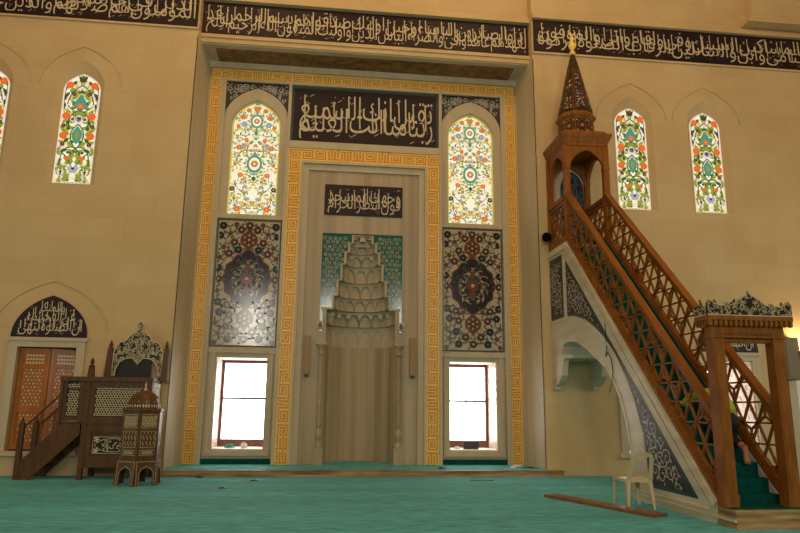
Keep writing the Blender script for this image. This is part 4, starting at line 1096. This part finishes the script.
for ya in (ky0-.01, ky1-.09):
    b = MB(); b.box(-6.10, -6.0, ya, ya+.09, 0, 1.10); b.lathe([(.05, 0), (.06, .02), (.02, .06), (.035, .09), (.0, .13)], (-6.05, ya+.045, 1.10), 8); b.build('newel_post', DWOOD, kur)
    b = MB(); b.tube([(-6.02, ya+.045, 1.0), (-5.95, ya+.045, 1.08), (-5.34, ya+.045, 1.72), (-5.25, ya+.045, 1.78), (-4.95, ya+.045, 1.80)], .022, 8)
    b.tube([(-5.70, ya+.045, .58), (-5.70, ya+.045, 1.34)], .016, 6); b.build('stair_rail', DWOOD, kur)
# seat back: posts with finials, arched crest
yb_ = ky1-.12
for x in (-4.68, -3.49):
    b = MB(); b.frustum((x-.08, x+.08, yb_-.02, yb_+.14), 2.0, (x-.05, x+.05, yb_+.01, yb_+.11), 2.70); b.lathe([(.06, 0), (.035, .03), (.045, .08), (.02, .12), (.025, .15), (0, .19)], (x, yb_+.06, 2.70), 10); b.build('back_post', DWOOD, kur)
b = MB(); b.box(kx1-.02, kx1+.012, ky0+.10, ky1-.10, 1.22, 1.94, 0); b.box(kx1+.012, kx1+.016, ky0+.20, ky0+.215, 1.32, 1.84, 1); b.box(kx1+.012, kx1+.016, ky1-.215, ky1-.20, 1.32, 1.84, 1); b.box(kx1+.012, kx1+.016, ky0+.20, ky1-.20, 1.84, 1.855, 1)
tag(b.build('side_sheen_panel', [WHITEP, DWOOD], kur), 'side panel coloured white for daylight sheen')  # white colour paints the daylight reflected on the wooden side
b = MB(); b.lathe([(.08, 0), (.075, .05), (.06, .2), (.065, .22), (.03, .26), (.045, .31), (.03, .36), (0, .40)], (-4.83, ky0+.06, 2.05), 10); b.build('corner_finial', DWOOD, kur)
cm = (-4.68-3.49)/2; w2 = .52
top = [(0, 3.30), (.04, 3.26), (.09, 3.22), (.05, 3.15), (.07, 3.09), (.13, 3.05), (.20, 2.99), (.25, 2.91), (.32, 2.86), (.40, 2.84), (.47, 2.76), (w2, 2.60), (w2, 2.10)]
bot = [(.46, 2.10), (.45, 2.25), (.38, 2.40), (.27, 2.48), (.12, 2.50), (.06, 2.44), (0, 2.36)]
half = top+bot
prof = [(cm+p[0], p[1]) for p in half]+[(cm-p[0], p[1]) for p in half[::-1][1:-1]]
b = MB(); b.prism(prof, 'xz', yb_+.03, yb_+.06, 0)
ink = Ink(b, (0, yb_+.03, 0), (1, 0, 0), (0, 0, 1), (0, -1, 0), prof); r = random.Random(6)
for k in range(210):
    px = r.uniform(0, .51); pz = r.uniform(2.12, 3.28)
    for s_ in (-1, 1): ink.spiral((cm+s_*px, pz), r.uniform(.035, .055), .9, r.uniform(0, 6), .013, 1, .004, s_, 9)
ink.shape = None; ink.stroke(prof+[prof[0]], .018, 1, .006)
b.build('crest', [BLACKW, NACRE], kur)
b = MB(); b.box(-4.62, -3.80, yb_+.07, yb_+.10, 2.0, 2.56); b.box(-4.46, -3.60, ky0+.2, ky1-.12, 1.12, 1.62, 0); b.build('seat', BLACK, kur)

# hexagonal domed stand
sx, sy, R6 = -3.50, 13.78, .415
st = tag(empty('inlaid_stand', (sx, sy, 0)), 'small domed hexagonal wooden stand covered in pale inlay in front of the preaching chair', 'stand')
va = math.atan2(-sy, -sx)   # a corner faces the middle of the hall
va = -PI/2+.10
body_ = MB(); body_.lathe([(R6*.96, .30), (R6*.93, .45), (R6*.93, 1.36), (R6*.99, 1.37), (R6*.99, 1.42)], (sx, sy, 0), 6, 0, va)
body_.build('body', DWOOD, st)
ln_ = MB()
inl = MB()
for k in range(6):
    a = va+PI/6+PI/3*k; d = Vector((math.cos(a), math.sin(a), 0)); sd = Vector((-d.y, d.x, 0)); ap = R6*.93*math.cos(PI/6); o = Vector((sx, sy, 0))+d*ap; hw = R6*.93*.5
    ink = Ink(inl, o, sd, (0, 0, 1), d)
    for z0, z1, dens in ((1.06, 1.31, 1), (.70, 1.00, 2), (.56, .65, 3)):
        fw = hw-.05; ink.shape = None
        ink.stroke([(-fw, z0), (fw, z0), (fw, z1), (-fw, z1), (-fw, z0)], .008, 0, .003)
        ink.shape = rect(-fw, fw, z0, z1); s = .07
        if dens == 3:
            for i in range(7): ink.disc((-fw+.02+i*(2*fw-.04)/6, (z0+z1)/2), .026, 0, .003, 6); ink.disc((-fw+.02+i*(2*fw-.04)/6, (z0+z1)/2), .014, 1, .005, 6)
        else:
            z = z0+s*.4; i = 0
            while z < z1:
                x = -fw+(s*.5 if i % 2 else 0)
                while x <= fw+.01:
                    if dens == 1:
                        hx = [(x+s*.40*math.cos(PI/3*j), z+s*.40*math.sin(PI/3*j)) for j in range(7)]; ink.stroke(hx, .010, 0, .003); ink.disc((x, z), .012, 0, .004, 6)
                    else:
                        for j in range(3): ink.stroke([(x, z), (x+s*.42*math.cos(2*PI*j/3+(i % 2)), z+s*.42*math.sin(2*PI*j/3+(i % 2)))], .011, 0 if (i+j) % 2 else 2, .003)
                    x += s
                z += s*.8; i += 1
    # leg frame with arched opening
    hl = R6*1.0*.5; opl = Vector((sx, sy, 0))+d*(R6*1.0*math.cos(PI/6))
    lw_ = [(-hl, 0), (-hl, .47), (hl, .47), (hl, 0), (hl*.62, 0), (hl*.62, .20), (hl*.5, .27), (hl*.25, .31), (0, .33), (-hl*.25, .31), (-hl*.5, .27), (-hl*.62, .20), (-hl*.62, 0)]
    tr = tessellate_polygon([[Vector((p[0], p[1], 0)) for p in lw_]]); nn_ = len(lw_)
    f = lambda p, t: opl+sd*p[0]*(1+t*.0)+Vector((0, 0, p[1]))-d*t+d*(.04*(1-min(p[1]/.47, 1)))
    vs = [f(p, 0) for p in lw_]+[f(p, .03) for p in lw_]
    ln_.add(vs, [tuple(t) for t in tr]+[tuple(nn_+i for i in t) for t in tr]+[(i, (i+1) % nn_, nn_+(i+1) % nn_, nn_+i) for i in range(nn_)], 0)
    for pth, mi in (([(-hl+.02, 0), (-hl+.02, .44), (hl-.02, .44), (hl-.02, 0)], 1), ([(-hl*.68, 0), (-hl*.68, .22), (-hl*.5, .30), (0, .36), (hl*.5, .30), (hl*.68, .22), (hl*.68, 0)], 1)):
        dense = []
        for (ax, az), (bx_, bz) in zip(pth[:-1], pth[1:]):
            l_ = math.hypot(bx_-ax, bz-az); m_ = max(1, int(l_/.028))
            for i in range(m_): dense.append((ax+(bx_-ax)*i/m_, az+(bz-az)*i/m_))
        for (px, pz) in dense:
            c0 = f((px, pz), -.003); e = .010
            ln_.add([c0+sd*e, c0+Vector((0, 0, e)), c0-sd*e, c0-Vector((0, 0, e))], [(0, 1, 2, 3)], 1)
inl.build('inlay', [NACRE, DWOOD, TRED], st); ln_.build('leg_frame', [DWOOD, NACRE], st)
b = MB(); b.lathe([(.31, 1.42), (.31, 1.47), (.305, 1.53), (.27, 1.62), (.20, 1.70), (.11, 1.75), (.03, 1.77)], (sx, sy, 0), 12, 0, va)
for k in range(12):
    a = va+PI/12+PI/6*k; d = Vector((math.cos(a), math.sin(a), 0)); sd = Vector((-d.y, d.x, 0)); ink = Ink(b, Vector((sx, sy, 0))+d*.312*math.cos(PI/12), sd, Vector((0, 0, 1)), d)
    for j in range(3): ink.leaf((-.05+.05*j, 1.44), PI/2, .07, .03, 1, .004)
    ink2 = Ink(b, Vector((sx, sy, 1.53))+d*.305*math.cos(PI/12), sd, (Vector((0, 0, .17))-d*.105).normalized(), (d*.17+Vector((0, 0, .105))).normalized())
    for j in range(4): ink2.leaf((0, .01+.045*j), PI/2+(.7 if j % 2 else -.7), .05, .025, 1, .006)
dm_ = b.build('dome', [DWOOD, NACRE], st)
b = MB(); b.lathe([(.03, 0), (.035, .02), (.012, .06), (.02, .09), (.01, .14), (.0, .2)], (sx, sy, 1.76), 8); b.build('finial', NACRE, dm_)

# white panelled cabinets
def cabinet(name, x0, x1, y0, y1, z1, label, dark=False):
    t = tag(empty(name, ((x0+x1)/2, (y0+y1)/2, 0)), label, 'cabinet')
    b = MB(); b.box(x0, x1, y0+.02, y1, 0, z1); b.box(x0-.02, x1+.02, y0, y1, z1, z1+.03); b.build('body', WHITEP, t)
    b = MB(); xm = (x0+x1)/2
    b.box(x0+.03, x1-.03, y0, y0+.02, .08, z1*.52, 0); b.box(x0+.03, x1-.03, y0, y0+.02, z1*.54, z1-.03, 0)
    b.box(x0+.10, x1-.10, y0-.012, y0, .16, z1*.52-.08, 0); b.box(x0+.10, x1-.10, y0-.012, y0, z1*.54+.08, z1-.11, 0)
    b.build('door_panel', DWOOD if dark else WHITEP, t)
    b = MB(); b.box(x0+.05, x0+.07, y0-.03, y0, z1*.42, z1*.5); b.build('handle', BRASS, t)
t = tag(empty('doorway_cabinet', (12.2, 15.2, 0)), 'dark brown cupboard with a white side board on the wall right of the pulpit', 'cabinet')
b = MB(); b.box(11.50, 13.4, 15.08, 15.38, 0, 2.18); b.build('body', DWOOD, t)
b = MB(); b.box(11.32, 11.50, 15.0, 15.38, 0, 2.24); b.build('side_board', WHITEP, t)
b = MB(); b.box(11.56, 12.4, 15.06, 15.08, .1, 2.08); b.box(12.44, 13.3, 15.06, 15.08, .1, 2.08); b.build('door_panel', DWOOD, t)
# grey box speaker high beside it
t = tag(empty('wall_speaker', (11.40, 15.2, 2.24)), 'tall grey box speaker mounted on the wall between the pulpit gateway and the brass lamp', 'speaker')
b = MB(); b.box(11.2, 11.58, 15.12, 15.38, 2.28, 3.3); b.build('cabinet', GREYP, t)
b = MB(); b.box(11.24, 11.54, 15.105, 15.12, 2.33, 3.25); b.build('grille', GREYP, t)
# brass wall lamp
lx, ly, lz = 11.74, 15.16, 2.92
t = tag(empty('wall_lamp', (lx, ly, lz)), 'lit brass bowl wall lamp at the right edge', 'wall lamp')
b = MB(); b.lathe([(.02, -.24), (.05, -.22), (.14, -.16), (.20, -.06), (.22, .05), (.215, .055), (.19, .04), (.02, -.10)], (lx, ly, lz), 20); b.tube([(lx, ly, lz-.2), (lx, ly+.1, lz-.26), (lx, YF, lz-.2)], .02, 8); b.lathe([(.06, -.02), (.06, .02)], (lx, YF-.03, lz-.2), 10)
b.build('bowl', BRASS, t, smooth=True)
b = MB(); b.sphere((lx, ly, lz+.05), .09, 12); b.build('bulb', BULB, t, smooth=True)
# spotlight beside the balcony
t = tag(empty('spotlight', (5.33, 15.2, 5.55)), 'small black and white spotlight fixed to the wall beside the pulpit balcony', 'spotlight')
b = MB(); b.tube([(5.30, 15.28, 5.62), (5.27, 15.12, 5.60)], [.10, .12], 12); b.tube([(5.30, 15.28, 5.62), (5.31, 15.39, 5.66)], .03, 6); b.build('lamp_head', mat('matt_black', srgb(10, 10, 10), .9, spec=.1), t)
b = MB(); b.tube([(5.296, 15.24, 5.615), (5.29, 15.21, 5.61)], [.113, .115], 14); b.build('rim', WHITEP, t)
# thin cable hanging on the pulpit's flank
b = MB(); b.tube([(5.375, 12.27, 3.42), (5.375, 12.25, 3.0), (5.375, 12.24, 2.62), (5.37, 12.3, 2.50), (5.37, 12.2, 2.58), (5.37, 12.05, 2.45), (5.37, 12.0, 2.2), (5.37, 12.1, 1.95), (5.37, 12.2, 1.82)], .008, 6)
tag(b.build('cable', BLACK), 'thin black cable dangling over the arch on the pulpit side', 'cable')

# ------------------------------------------------------------------ plastic chair and plank
ch = tag(empty('plastic_chair', (4.92, 10.5, 0)), 'white plastic chair without arms standing partly on a wooden plank by the pulpit', 'chair')
cx0, cx1, cya, cyb = 4.72, 5.14, 10.27, 10.75      # rear edge (camera side) and front edge
b = MB()
seat = []
vs = []; n_ = 8
for j in range(n_+1):
    for i in range(n_+1):
        u = i/n_*2-1; v = j/n_*2-1; x = (cx0+cx1)/2+u*.215*(1+.06*v); y = (cya+cyb)/2+v*.235
        z = .445-.018*(1-u*u)*(1-v*v)+.004-.02*max(0, v-.7)
        vs.append((x, y, z))
fs = [(j*(n_+1)+i, j*(n_+1)+i+1, (j+1)*(n_+1)+i+1, (j+1)*(n_+1)+i) for j in range(n_) for i in range(n_)]
b.add(vs, fs); b.add([(v[0], v[1], v[2]-.012) for v in vs], [tuple(reversed(f)) for f in fs])
edge = [(i, 0) for i in range(n_+1)]+[(n_, j) for j in range(1, n_+1)]+[(i, n_) for i in range(n_-1, -1, -1)]+[(0, j) for j in range(n_-1, 0, -1)]
ev = [vs[j*(n_+1)+i] for i, j in edge]; m_ = len(ev)
b.add([(v[0], v[1], v[2]+.002) for v in ev]+[(v[0], v[1], v[2]-.045) for v in ev], [(i, (i+1) % m_, m_+(i+1) % m_, m_+i) for i in range(m_)])
b.build('seat', PLASTIC, ch, smooth=False)
def pleg(px, py, dx, dy, foot=0):
    b = MB(); t = (px, py, .43); f = (px+dx, py+dy, foot)
    for a_, w0, w1 in ((0, .065, .035),):
        # L shaped section tapering to the foot
        sgx = 1 if px > 4.93 else -1; sgy = 1 if py > 10.5 else -1
        for (ux, uy) in ((1, 0), (0, 1)):
            if ux: q = [(t[0], t[1]), (t[0]-sgx*w0, t[1])]; g = [(f[0], f[1]), (f[0]-sgx*w1, f[1])]; off = (0, -sgy*.007)
            else: q = [(t[0], t[1]), (t[0], t[1]-sgy*w0)]; g = [(f[0], f[1]), (f[0], f[1]-sgy*w1)]; off = (-sgx*.007, 0)
            v_ = [(q[0][0], q[0][1], t[2]), (q[1][0], q[1][1], t[2]), (g[1][0], g[1][1], f[2]), (g[0][0], g[0][1], f[2])]
            v_ += [(p[0]+off[0], p[1]+off[1], p[2]) for p in v_]
            b.add(v_, [(0, 1, 2, 3), (7, 6, 5, 4), (0, 4, 5, 1), (1, 5, 6, 2), (2, 6, 7, 3), (3, 7, 4, 0)])
    return b.build('leg', PLASTIC, ch)
pleg(cx0, cya, -.02, -.03, .047); pleg(cx1, cya, .02, -.03); pleg(cx0, cyb, -.02, .03); pleg(cx1, cyb, .02, .03)
# backrest: frame of two broad uprights, top band and lower opening
def P(u, v):    # u -1..1 across, v 0..1 up
    w = .215-.05*v; return ((cx0+cx1)/2+u*w, cya-.01-.17*v-.03*(1-u*u)*v, .44+.43*v)
b = MB()
grid_u = [-1, -.86, -.72, -.60, .60, .72, .86, 1]; 
def patch(u0, u1, v0, v1, nu=4, nv=6, top=None):
    vs = []
    for j in range(nv+1):
        for i in range(nu+1):
            u = u0+(u1-u0)*i/nu; v = v0+(v1-v0)*j/nv; 
            if top: v = v0+(top(u)-v0)*j/nv
            vs.append(Vector(P(u, v)))
    m = len(vs); vs2 = [v+Vector((0, .014, 0)) for v in vs]
    fs = [(j*(nu+1)+i, j*(nu+1)+i+1, (j+1)*(nu+1)+i+1, (j+1)*(nu+1)+i) for j in range(nv) for i in range(nu)]
    b.add(vs+vs2, fs+[tuple(m+k for k in reversed(f)) for f in fs])
    ring = [i for i in range(nu+1)]+[(j+1)*(nu+1)-1 for j in range(1, nv+1)]+[nv*(nu+1)+i for i in range(nu-1, -1, -1)]+[j*(nu+1) for j in range(nv-1, 0, -1)]
    b.add(vs+vs2, [(ring[k], ring[(k+1) % len(ring)], m+ring[(k+1) % len(ring)], m+ring[k]) for k in range(len(ring))])
patch(-1, -.66, 0, .86, 3, 8); patch(.66, 1, 0, .86, 3, 8); patch(-1, 1, .82, 1, 12, 4, top=lambda u: 1-.14*abs(u)**3)
b.build('backrest', PLASTIC, ch, smooth=False)
# plank
pk = MB(); A = Vector((4.02, 11.80, 0)); B = Vector((4.86, 9.55, 0)); d = (B-A).normalized(); sdv = Vector((-d.y, d.x, 0))*.15
for (z0, z1) in ((0, .045),):
    vs = [A-sdv, A+sdv, B+sdv, B-sdv]; vs = [v+Vector((0, 0, z0+.001)) for v in vs]+[v+Vector((0, 0, z1)) for v in vs]
    pk.add(vs, [(0, 1, 2, 3), (4, 5, 6, 7), (0, 1, 5, 4), (1, 2, 6, 5), (2, 3, 7, 6), (3, 0, 4, 7)])
tag(pk.build('wooden_plank', PLANK), 'long flat brown wooden plank lying on the carpet under the plastic chair', 'plank')

# ------------------------------------------------------------------ person on the pulpit stairs
def skinned(name, verts, edges, radii, m, parent, sub=2):
    me = bpy.data.meshes.new(name); o0 = Vector(ORIG[parent.name]); me.from_pydata([Vector(v)-o0 for v in verts], edges, [])
    o = bpy.data.objects.new(name+'_work', me); C.objects.link(o)
    sk = o.modifiers.new('skin', 'SKIN'); sb = o.modifiers.new('sub', 'SUBSURF'); sb.levels = sub; sb.render_levels = sub
    for i, rr in enumerate(radii): me.skin_vertices[0].data[i].radius = rr if isinstance(rr, tuple) else (rr, rr)
    me.skin_vertices[0].data[0].use_root = True
    bpy.context.view_layer.update()
    res = bpy.data.meshes.new_from_object(o.evaluated_get(bpy.context.evaluated_depsgraph_get()))
    bpy.data.objects.remove(o)
    res.materials.clear(); res.materials.append(m)
    for p in res.polygons: p.use_smooth = True
    ob = bpy.data.objects.new(name, res); C.objects.link(ob); ob.parent = parent; ORIG[ob.name] = tuple(o0); return ob
stair_z = lambda y: .24+(int((y-y0s)/run)+1)*rise
pe = tag(empty('person', (5.98, 9.6, .9)), 'person in a lime green jacket and dark trousers crawling up the pulpit stairs', 'person')
hip = (6.02, 9.52, 1.42)
V_ = [hip, (6.02, 9.62, 1.58), (5.99, 9.76, 1.75), (5.94, 9.92, 1.84), (5.90, 10.04, 1.80), (5.88, 10.14, 1.72),       # 0-5 spine, neck, head base
      (5.90, 9.56, 1.36), (5.88, 9.72, 1.14), (5.87, 9.40, 1.00), (5.87, 9.36, .93),                                     # 6-9 left leg: hip, knee, ankle, toe
      (6.10, 9.54, 1.36), (6.10, 9.70, 1.14), (6.10, 9.34, 1.00), (6.10, 9.30, .90),                                     # 10-13 right leg
      (5.76, 9.98, 1.74), (5.68, 10.12, 1.60), (5.70, 10.27, 1.60), (6.10, 10.0, 1.74), (6.14, 10.14, 1.62), (6.10, 10.29, 1.60)]
E_ = [(0, 1), (1, 2), (2, 3), (3, 4), (4, 5), (0, 6), (6, 7), (7, 8), (8, 9), (0, 10), (10, 11), (11, 12), (12, 13), (3, 14), (14, 15), (15, 16), (3, 17), (17, 18), (18, 19)]
Rr = [(.15, .13), (.14, .12), (.15, .12), (.14, .10), .055, .05, .10, .068, .045, .035, .10, .068, .045, .035, .065, .048, .034, .065, .048, .034]
bodyo = skinned('body', V_, E_, Rr, SKIN, pe)
jk = skinned('jacket', [hip]+V_[1:4]+[V_[14], V_[15], (5.70, 10.22, 1.60), V_[17], V_[18], (6.11, 10.24, 1.60)], [(0, 1), (1, 2), (2, 3), (3, 4), (4, 5), (5, 6), (3, 7), (7, 8), (8, 9)],
             [(.175, .15), (.172, .15), (.182, .15), (.165, .125), .085, .066, .052, .085, .066, .052], LIME, pe)
tr_ = skinned('trousers', [(6.02, 9.62, 1.53), (6.0, 9.53, 1.42), (5.90, 9.52, 1.34), V_[7], (5.87, 9.44, 1.02), (6.10, 9.50, 1.34), V_[11], (6.10, 9.38, 1.02)], [(0, 1), (1, 2), (2, 3), (3, 4), (1, 5), (5, 6), (6, 7)],
              [.10, .13, .115, .09, .062, .115, .09, .062], TROUSER, pe)
b = MB(); b.sphere((5.86, 10.22, 1.68), .10, 14, 0, (.85, 1.0, 1.12)); b.sphere((5.86, 10.31, 1.65), .02, 8); b.sphere((5.775, 10.23, 1.67), .025, 8, 0, (.4, 1, 1)); b.sphere((5.945, 10.23, 1.67), .025, 8, 0, (.4, 1, 1)); hd_ = b.build('head', SKIN, pe, smooth=True)
b = MB(); b.sphere((5.86, 10.205, 1.705), .108, 14, 0, (.86, .98, 1.06)); b.build('hair', HAIR, hd_, smooth=True)
# bare soles facing down the stairs
for fx in (5.87, 6.10):
    b = MB(); fy = 9.285
    vs = []; prof_ = [(.035, 1.03), (.042, .99), (.036, .93), (.042, .87), (.048, .82), (.045, .79), (.03, .775)]
    rings = []
    for hw, z in prof_:
        rings.append([(fx+hw*math.cos(2*PI*k/10), fy+.035*math.sin(2*PI*k/10)+(z-.78)*.10, z) for k in range(10)])
    vs = [v for r_ in rings for v in r_]
    b.add(vs, [(i*10+k, i*10+(k+1) % 10, (i+1)*10+(k+1) % 10, (i+1)*10+k) for i in range(len(rings)-1) for k in range(10)]+[tuple(range(10)), tuple((len(rings)-1)*10+k for k in range(10))])
    for k, (dx, rr) in enumerate(((-.034, .016), (-.014, .012), (.004, .011), (.020, .010), (.034, .009))): b.sphere((fx+(dx if fx < 6 else -dx), fy-.005, .772), rr, 8, 0, (1, 1, 1.3))
    b.build('foot', SKIN, pe, smooth=True)
# hands resting on the steps
for hx, hy, hz in ((5.70, 10.31, 1.60), (6.10, 10.33, 1.60)):
    b = MB(); b.sphere((hx, hy, hz), .045, 10, 0, (.95, 1.0, .4))
    for k in range(4): fx = hx-.03+.02*k; ln_f = (.055, .065, .06, .048)[k]; b.tube([(fx, hy+.03, hz), (fx, hy+.03+ln_f*.6, hz+.004), (fx, hy+.03+ln_f, hz-.010)], [.009, .0085, .006], 7)
    sg = 1 if hx < 6 else -1; b.tube([(hx+sg*.03, hy-.01, hz), (hx+sg*.055, hy+.015, hz), (hx+sg*.062, hy+.04, hz-.008)], [.011, .010, .007], 7)
    b.build('hand', SKIN, pe, smooth=True)

# ------------------------------------------------------------------ small things
b = MB()
for k in range(40): a = rnd.uniform(0, 6.28); 
def crumple(name, m, c, s, label, cat, seed, flat=.5):
    r = random.Random(seed); b = MB(); n = 12; mm = 6; vs = []
    for i in range(mm+1):
        t = PI/2*i/mm
        for k in range(n):
            a = 2*PI*k/n; q = s*(1+r.uniform(-.22, .22)); vs.append((c[0]+q*math.cos(t)*math.cos(a), c[1]+q*.7*math.cos(t)*math.sin(a), c[2]+q*flat*math.sin(t)))
    b.add(vs, [(i*n+k, i*n+(k+1) % n, (i+1)*n+(k+1) % n, (i+1)*n+k) for i in range(mm) for k in range(n)]+[tuple(range(n))])
    return tag(b.build(name, m, smooth=False), label, cat)
TEALC = mat('teal_cloth', srgb(70, 150, 150), .8)
SZ = .495
crumple('cloth_bundle', TEALC, (CW[0]-.22, YB+.38, SZ), .12, 'small rounded teal cloth bundle on the sill of the window left of the niche', 'cloth', 1, .75)
crumple('crumpled_paper', WHITEP, (CW[0]+.12, YB+.38, SZ), .09, 'crumpled white paper on the sill of the window left of the niche', 'paper', 2, 1.3)
crumple('crumpled_paper', WHITEP, (CW[1]-.35, YB+.38, SZ), .09, 'crumpled white paper beside a dark box on the right niche window sill', 'paper', 3, .6)
b = MB(); x = CW[1]-.0; b.box(x-.19, x+.19, YB+.30, YB+.44, SZ, SZ+.19); b.box(x-.195, x+.195, YB+.295, YB+.445, SZ+.14, SZ+.155)
tag(b.build('storage_box', mat('charcoal_box', srgb(58, 60, 66), .6)), 'dark grey box standing on the sill of the window right of the niche', 'box')
crumple('white_cloth', WHITEP, (4.62, 15.95, PZ), .14, 'crumpled white cloth on the raised carpet below the right gold strip', 'cloth', 4, .35)
# small dark scraps and beads on the carpet
def beads(c, pts, label, nm='prayer_beads', r0=.014, cat='prayer beads'):
    b = MB()
    for i in range(len(pts)-1):
        a, d_ = Vector(pts[i]), Vector(pts[i+1]); m = max(1, int((d_-a).length/.032))
        for k in range(m): p = a+(d_-a)*k/m; b.sphere((c[0]+p.x, c[1]+p.y, c[2]+r0), r0, 6)
    return tag(b.build(nm, BLACKW), label, cat)
beads((3.15, 14.35, 0), [(0, 0), (.1, -.03), (.25, .02), (.4, -.02), (.45, -.06), (.38, -.08)], 'string of dark prayer beads stretched on the carpet in front of the right niche window')
beads((4.55, 15.75, PZ), [(0, 0), (.15, .05), (.3, -.03), (.42, .02), (.3, .08)], 'string of dark prayer beads on the raised carpet in the right corner of the niche')
def scrap(x, y, z, label, s=.045):
    b = MB(); b.box(x-s*1.6, x+s*1.6, y-s, y+s, z+.001, z+.018); b.box(x-s, x+s*.6, y-s*.7, y+s*.7, z+.018, z+.03)
    tag(b.build('dark_scrap', BLACK), label, 'scrap')
scrap(-1.36, 14.35, 0, 'small dark scrap on the carpet before the left gold strip of the niche', .05)
scrap(-1.80, 13.1, 0, 'small dark scrap lying alone on the open carpet well before the step')
scrap(-2.55, 15.0, 0, 'small dark scrap on the carpet at the foot of the step, leftmost scrap', .05)
scrap(2.75, 15.6, PZ, 'small dark scrap on the raised carpet at the foot of the right inner gold border', .05)

# ------------------------------------------------------------------ light, world, camera
def area(name, loc, rot, sx_, sy_, power, col):
    l = bpy.data.lights.new(name, 'AREA'); l.shape = 'RECTANGLE'; l.size = sx_; l.size_y = sy_; l.energy = power; l.color = col
    o = bpy.data.objects.new(name, l); C.objects.link(o); o.location = loc; o.rotation_euler = rot; return o
def point(name, loc, power, col, r=.5):
    l = bpy.data.lights.new(name, 'POINT'); l.energy = power; l.color = col; l.shadow_soft_size = r
    o = bpy.data.objects.new(name, l); C.objects.link(o); o.location = loc; return o
WARM = (1, .64, .30)
DAY = (1, .96, .84)
# chandelier ring high over the hall
for k in range(6):
    a = 2*PI*k/6; point('chandelier_lamp', (1+6*math.cos(a), 7.5+4*math.sin(a), 14.2), 232, WARM, .6)
# area lights added as daylight fill; rear and side walls have no openings
for x in (-4.6, .4, 5.4): area('rear_daylight_fill', (x, -8.9, 6.6), (PI/2, 0, 0), 1.5, 3.2, 430, DAY)
area('right_daylight_fill', (15.9, 7, 4.5), (0, PI/2, 0), 5, 6, 340, DAY)
area('left_daylight_fill', (-13.9, 7, 4.5), (0, -PI/2, 0), 5, 6, 200, DAY)
point('wall_lamp_bulb', (lx, ly, lz+.22), 60, (1, .62, .26), .08)
w = bpy.data.worlds.new('World'); bpy.context.scene.world = w; w.use_nodes = True
bg = w.node_tree.nodes['Background']; bg.inputs[0].default_value = (1, .97, .93, 1); bg.inputs[1].default_value = 9.0

cam = bpy.data.cameras.new('Camera'); co = bpy.data.objects.new('Camera', cam); C.objects.link(co)
F, PIT, YAW, ROL = 661.402, .2099364, -.1106039, .0116594
cam.sensor_width = 36; cam.lens = F*36/800; cam.clip_end = 200
cy_, sy_ = math.cos(YAW), math.sin(YAW)
fwd = Vector((-sy_*math.cos(PIT), cy_*math.cos(PIT), math.sin(PIT))); r0 = Vector((cy_, sy_, 0)); u0 = r0.cross(fwd)
rt = r0*math.cos(ROL)+u0*math.sin(ROL); up = -r0*math.sin(ROL)+u0*math.cos(ROL)
from mathutils import Matrix
co.matrix_world = Matrix(((rt.x, up.x, -fwd.x, 0), (rt.y, up.y, -fwd.y, 0), (rt.z, up.z, -fwd.z, 1.5), (0, 0, 0, 1)))
sc = bpy.context.scene; sc.camera = co
sc.view_settings.view_transform = 'Standard'; sc.view_settings.look = 'None'; sc.view_settings.gamma = 1; sc.view_settings.use_curve_mapping = False
sc.view_settings.exposure = -0.3
sc.cycles.use_denoising = True
sc.cycles.max_bounces = 8; sc.cycles.diffuse_bounces = 5; sc.cycles.transparent_max_bounces = 6
sc.cycles.sample_clamp_indirect = 6
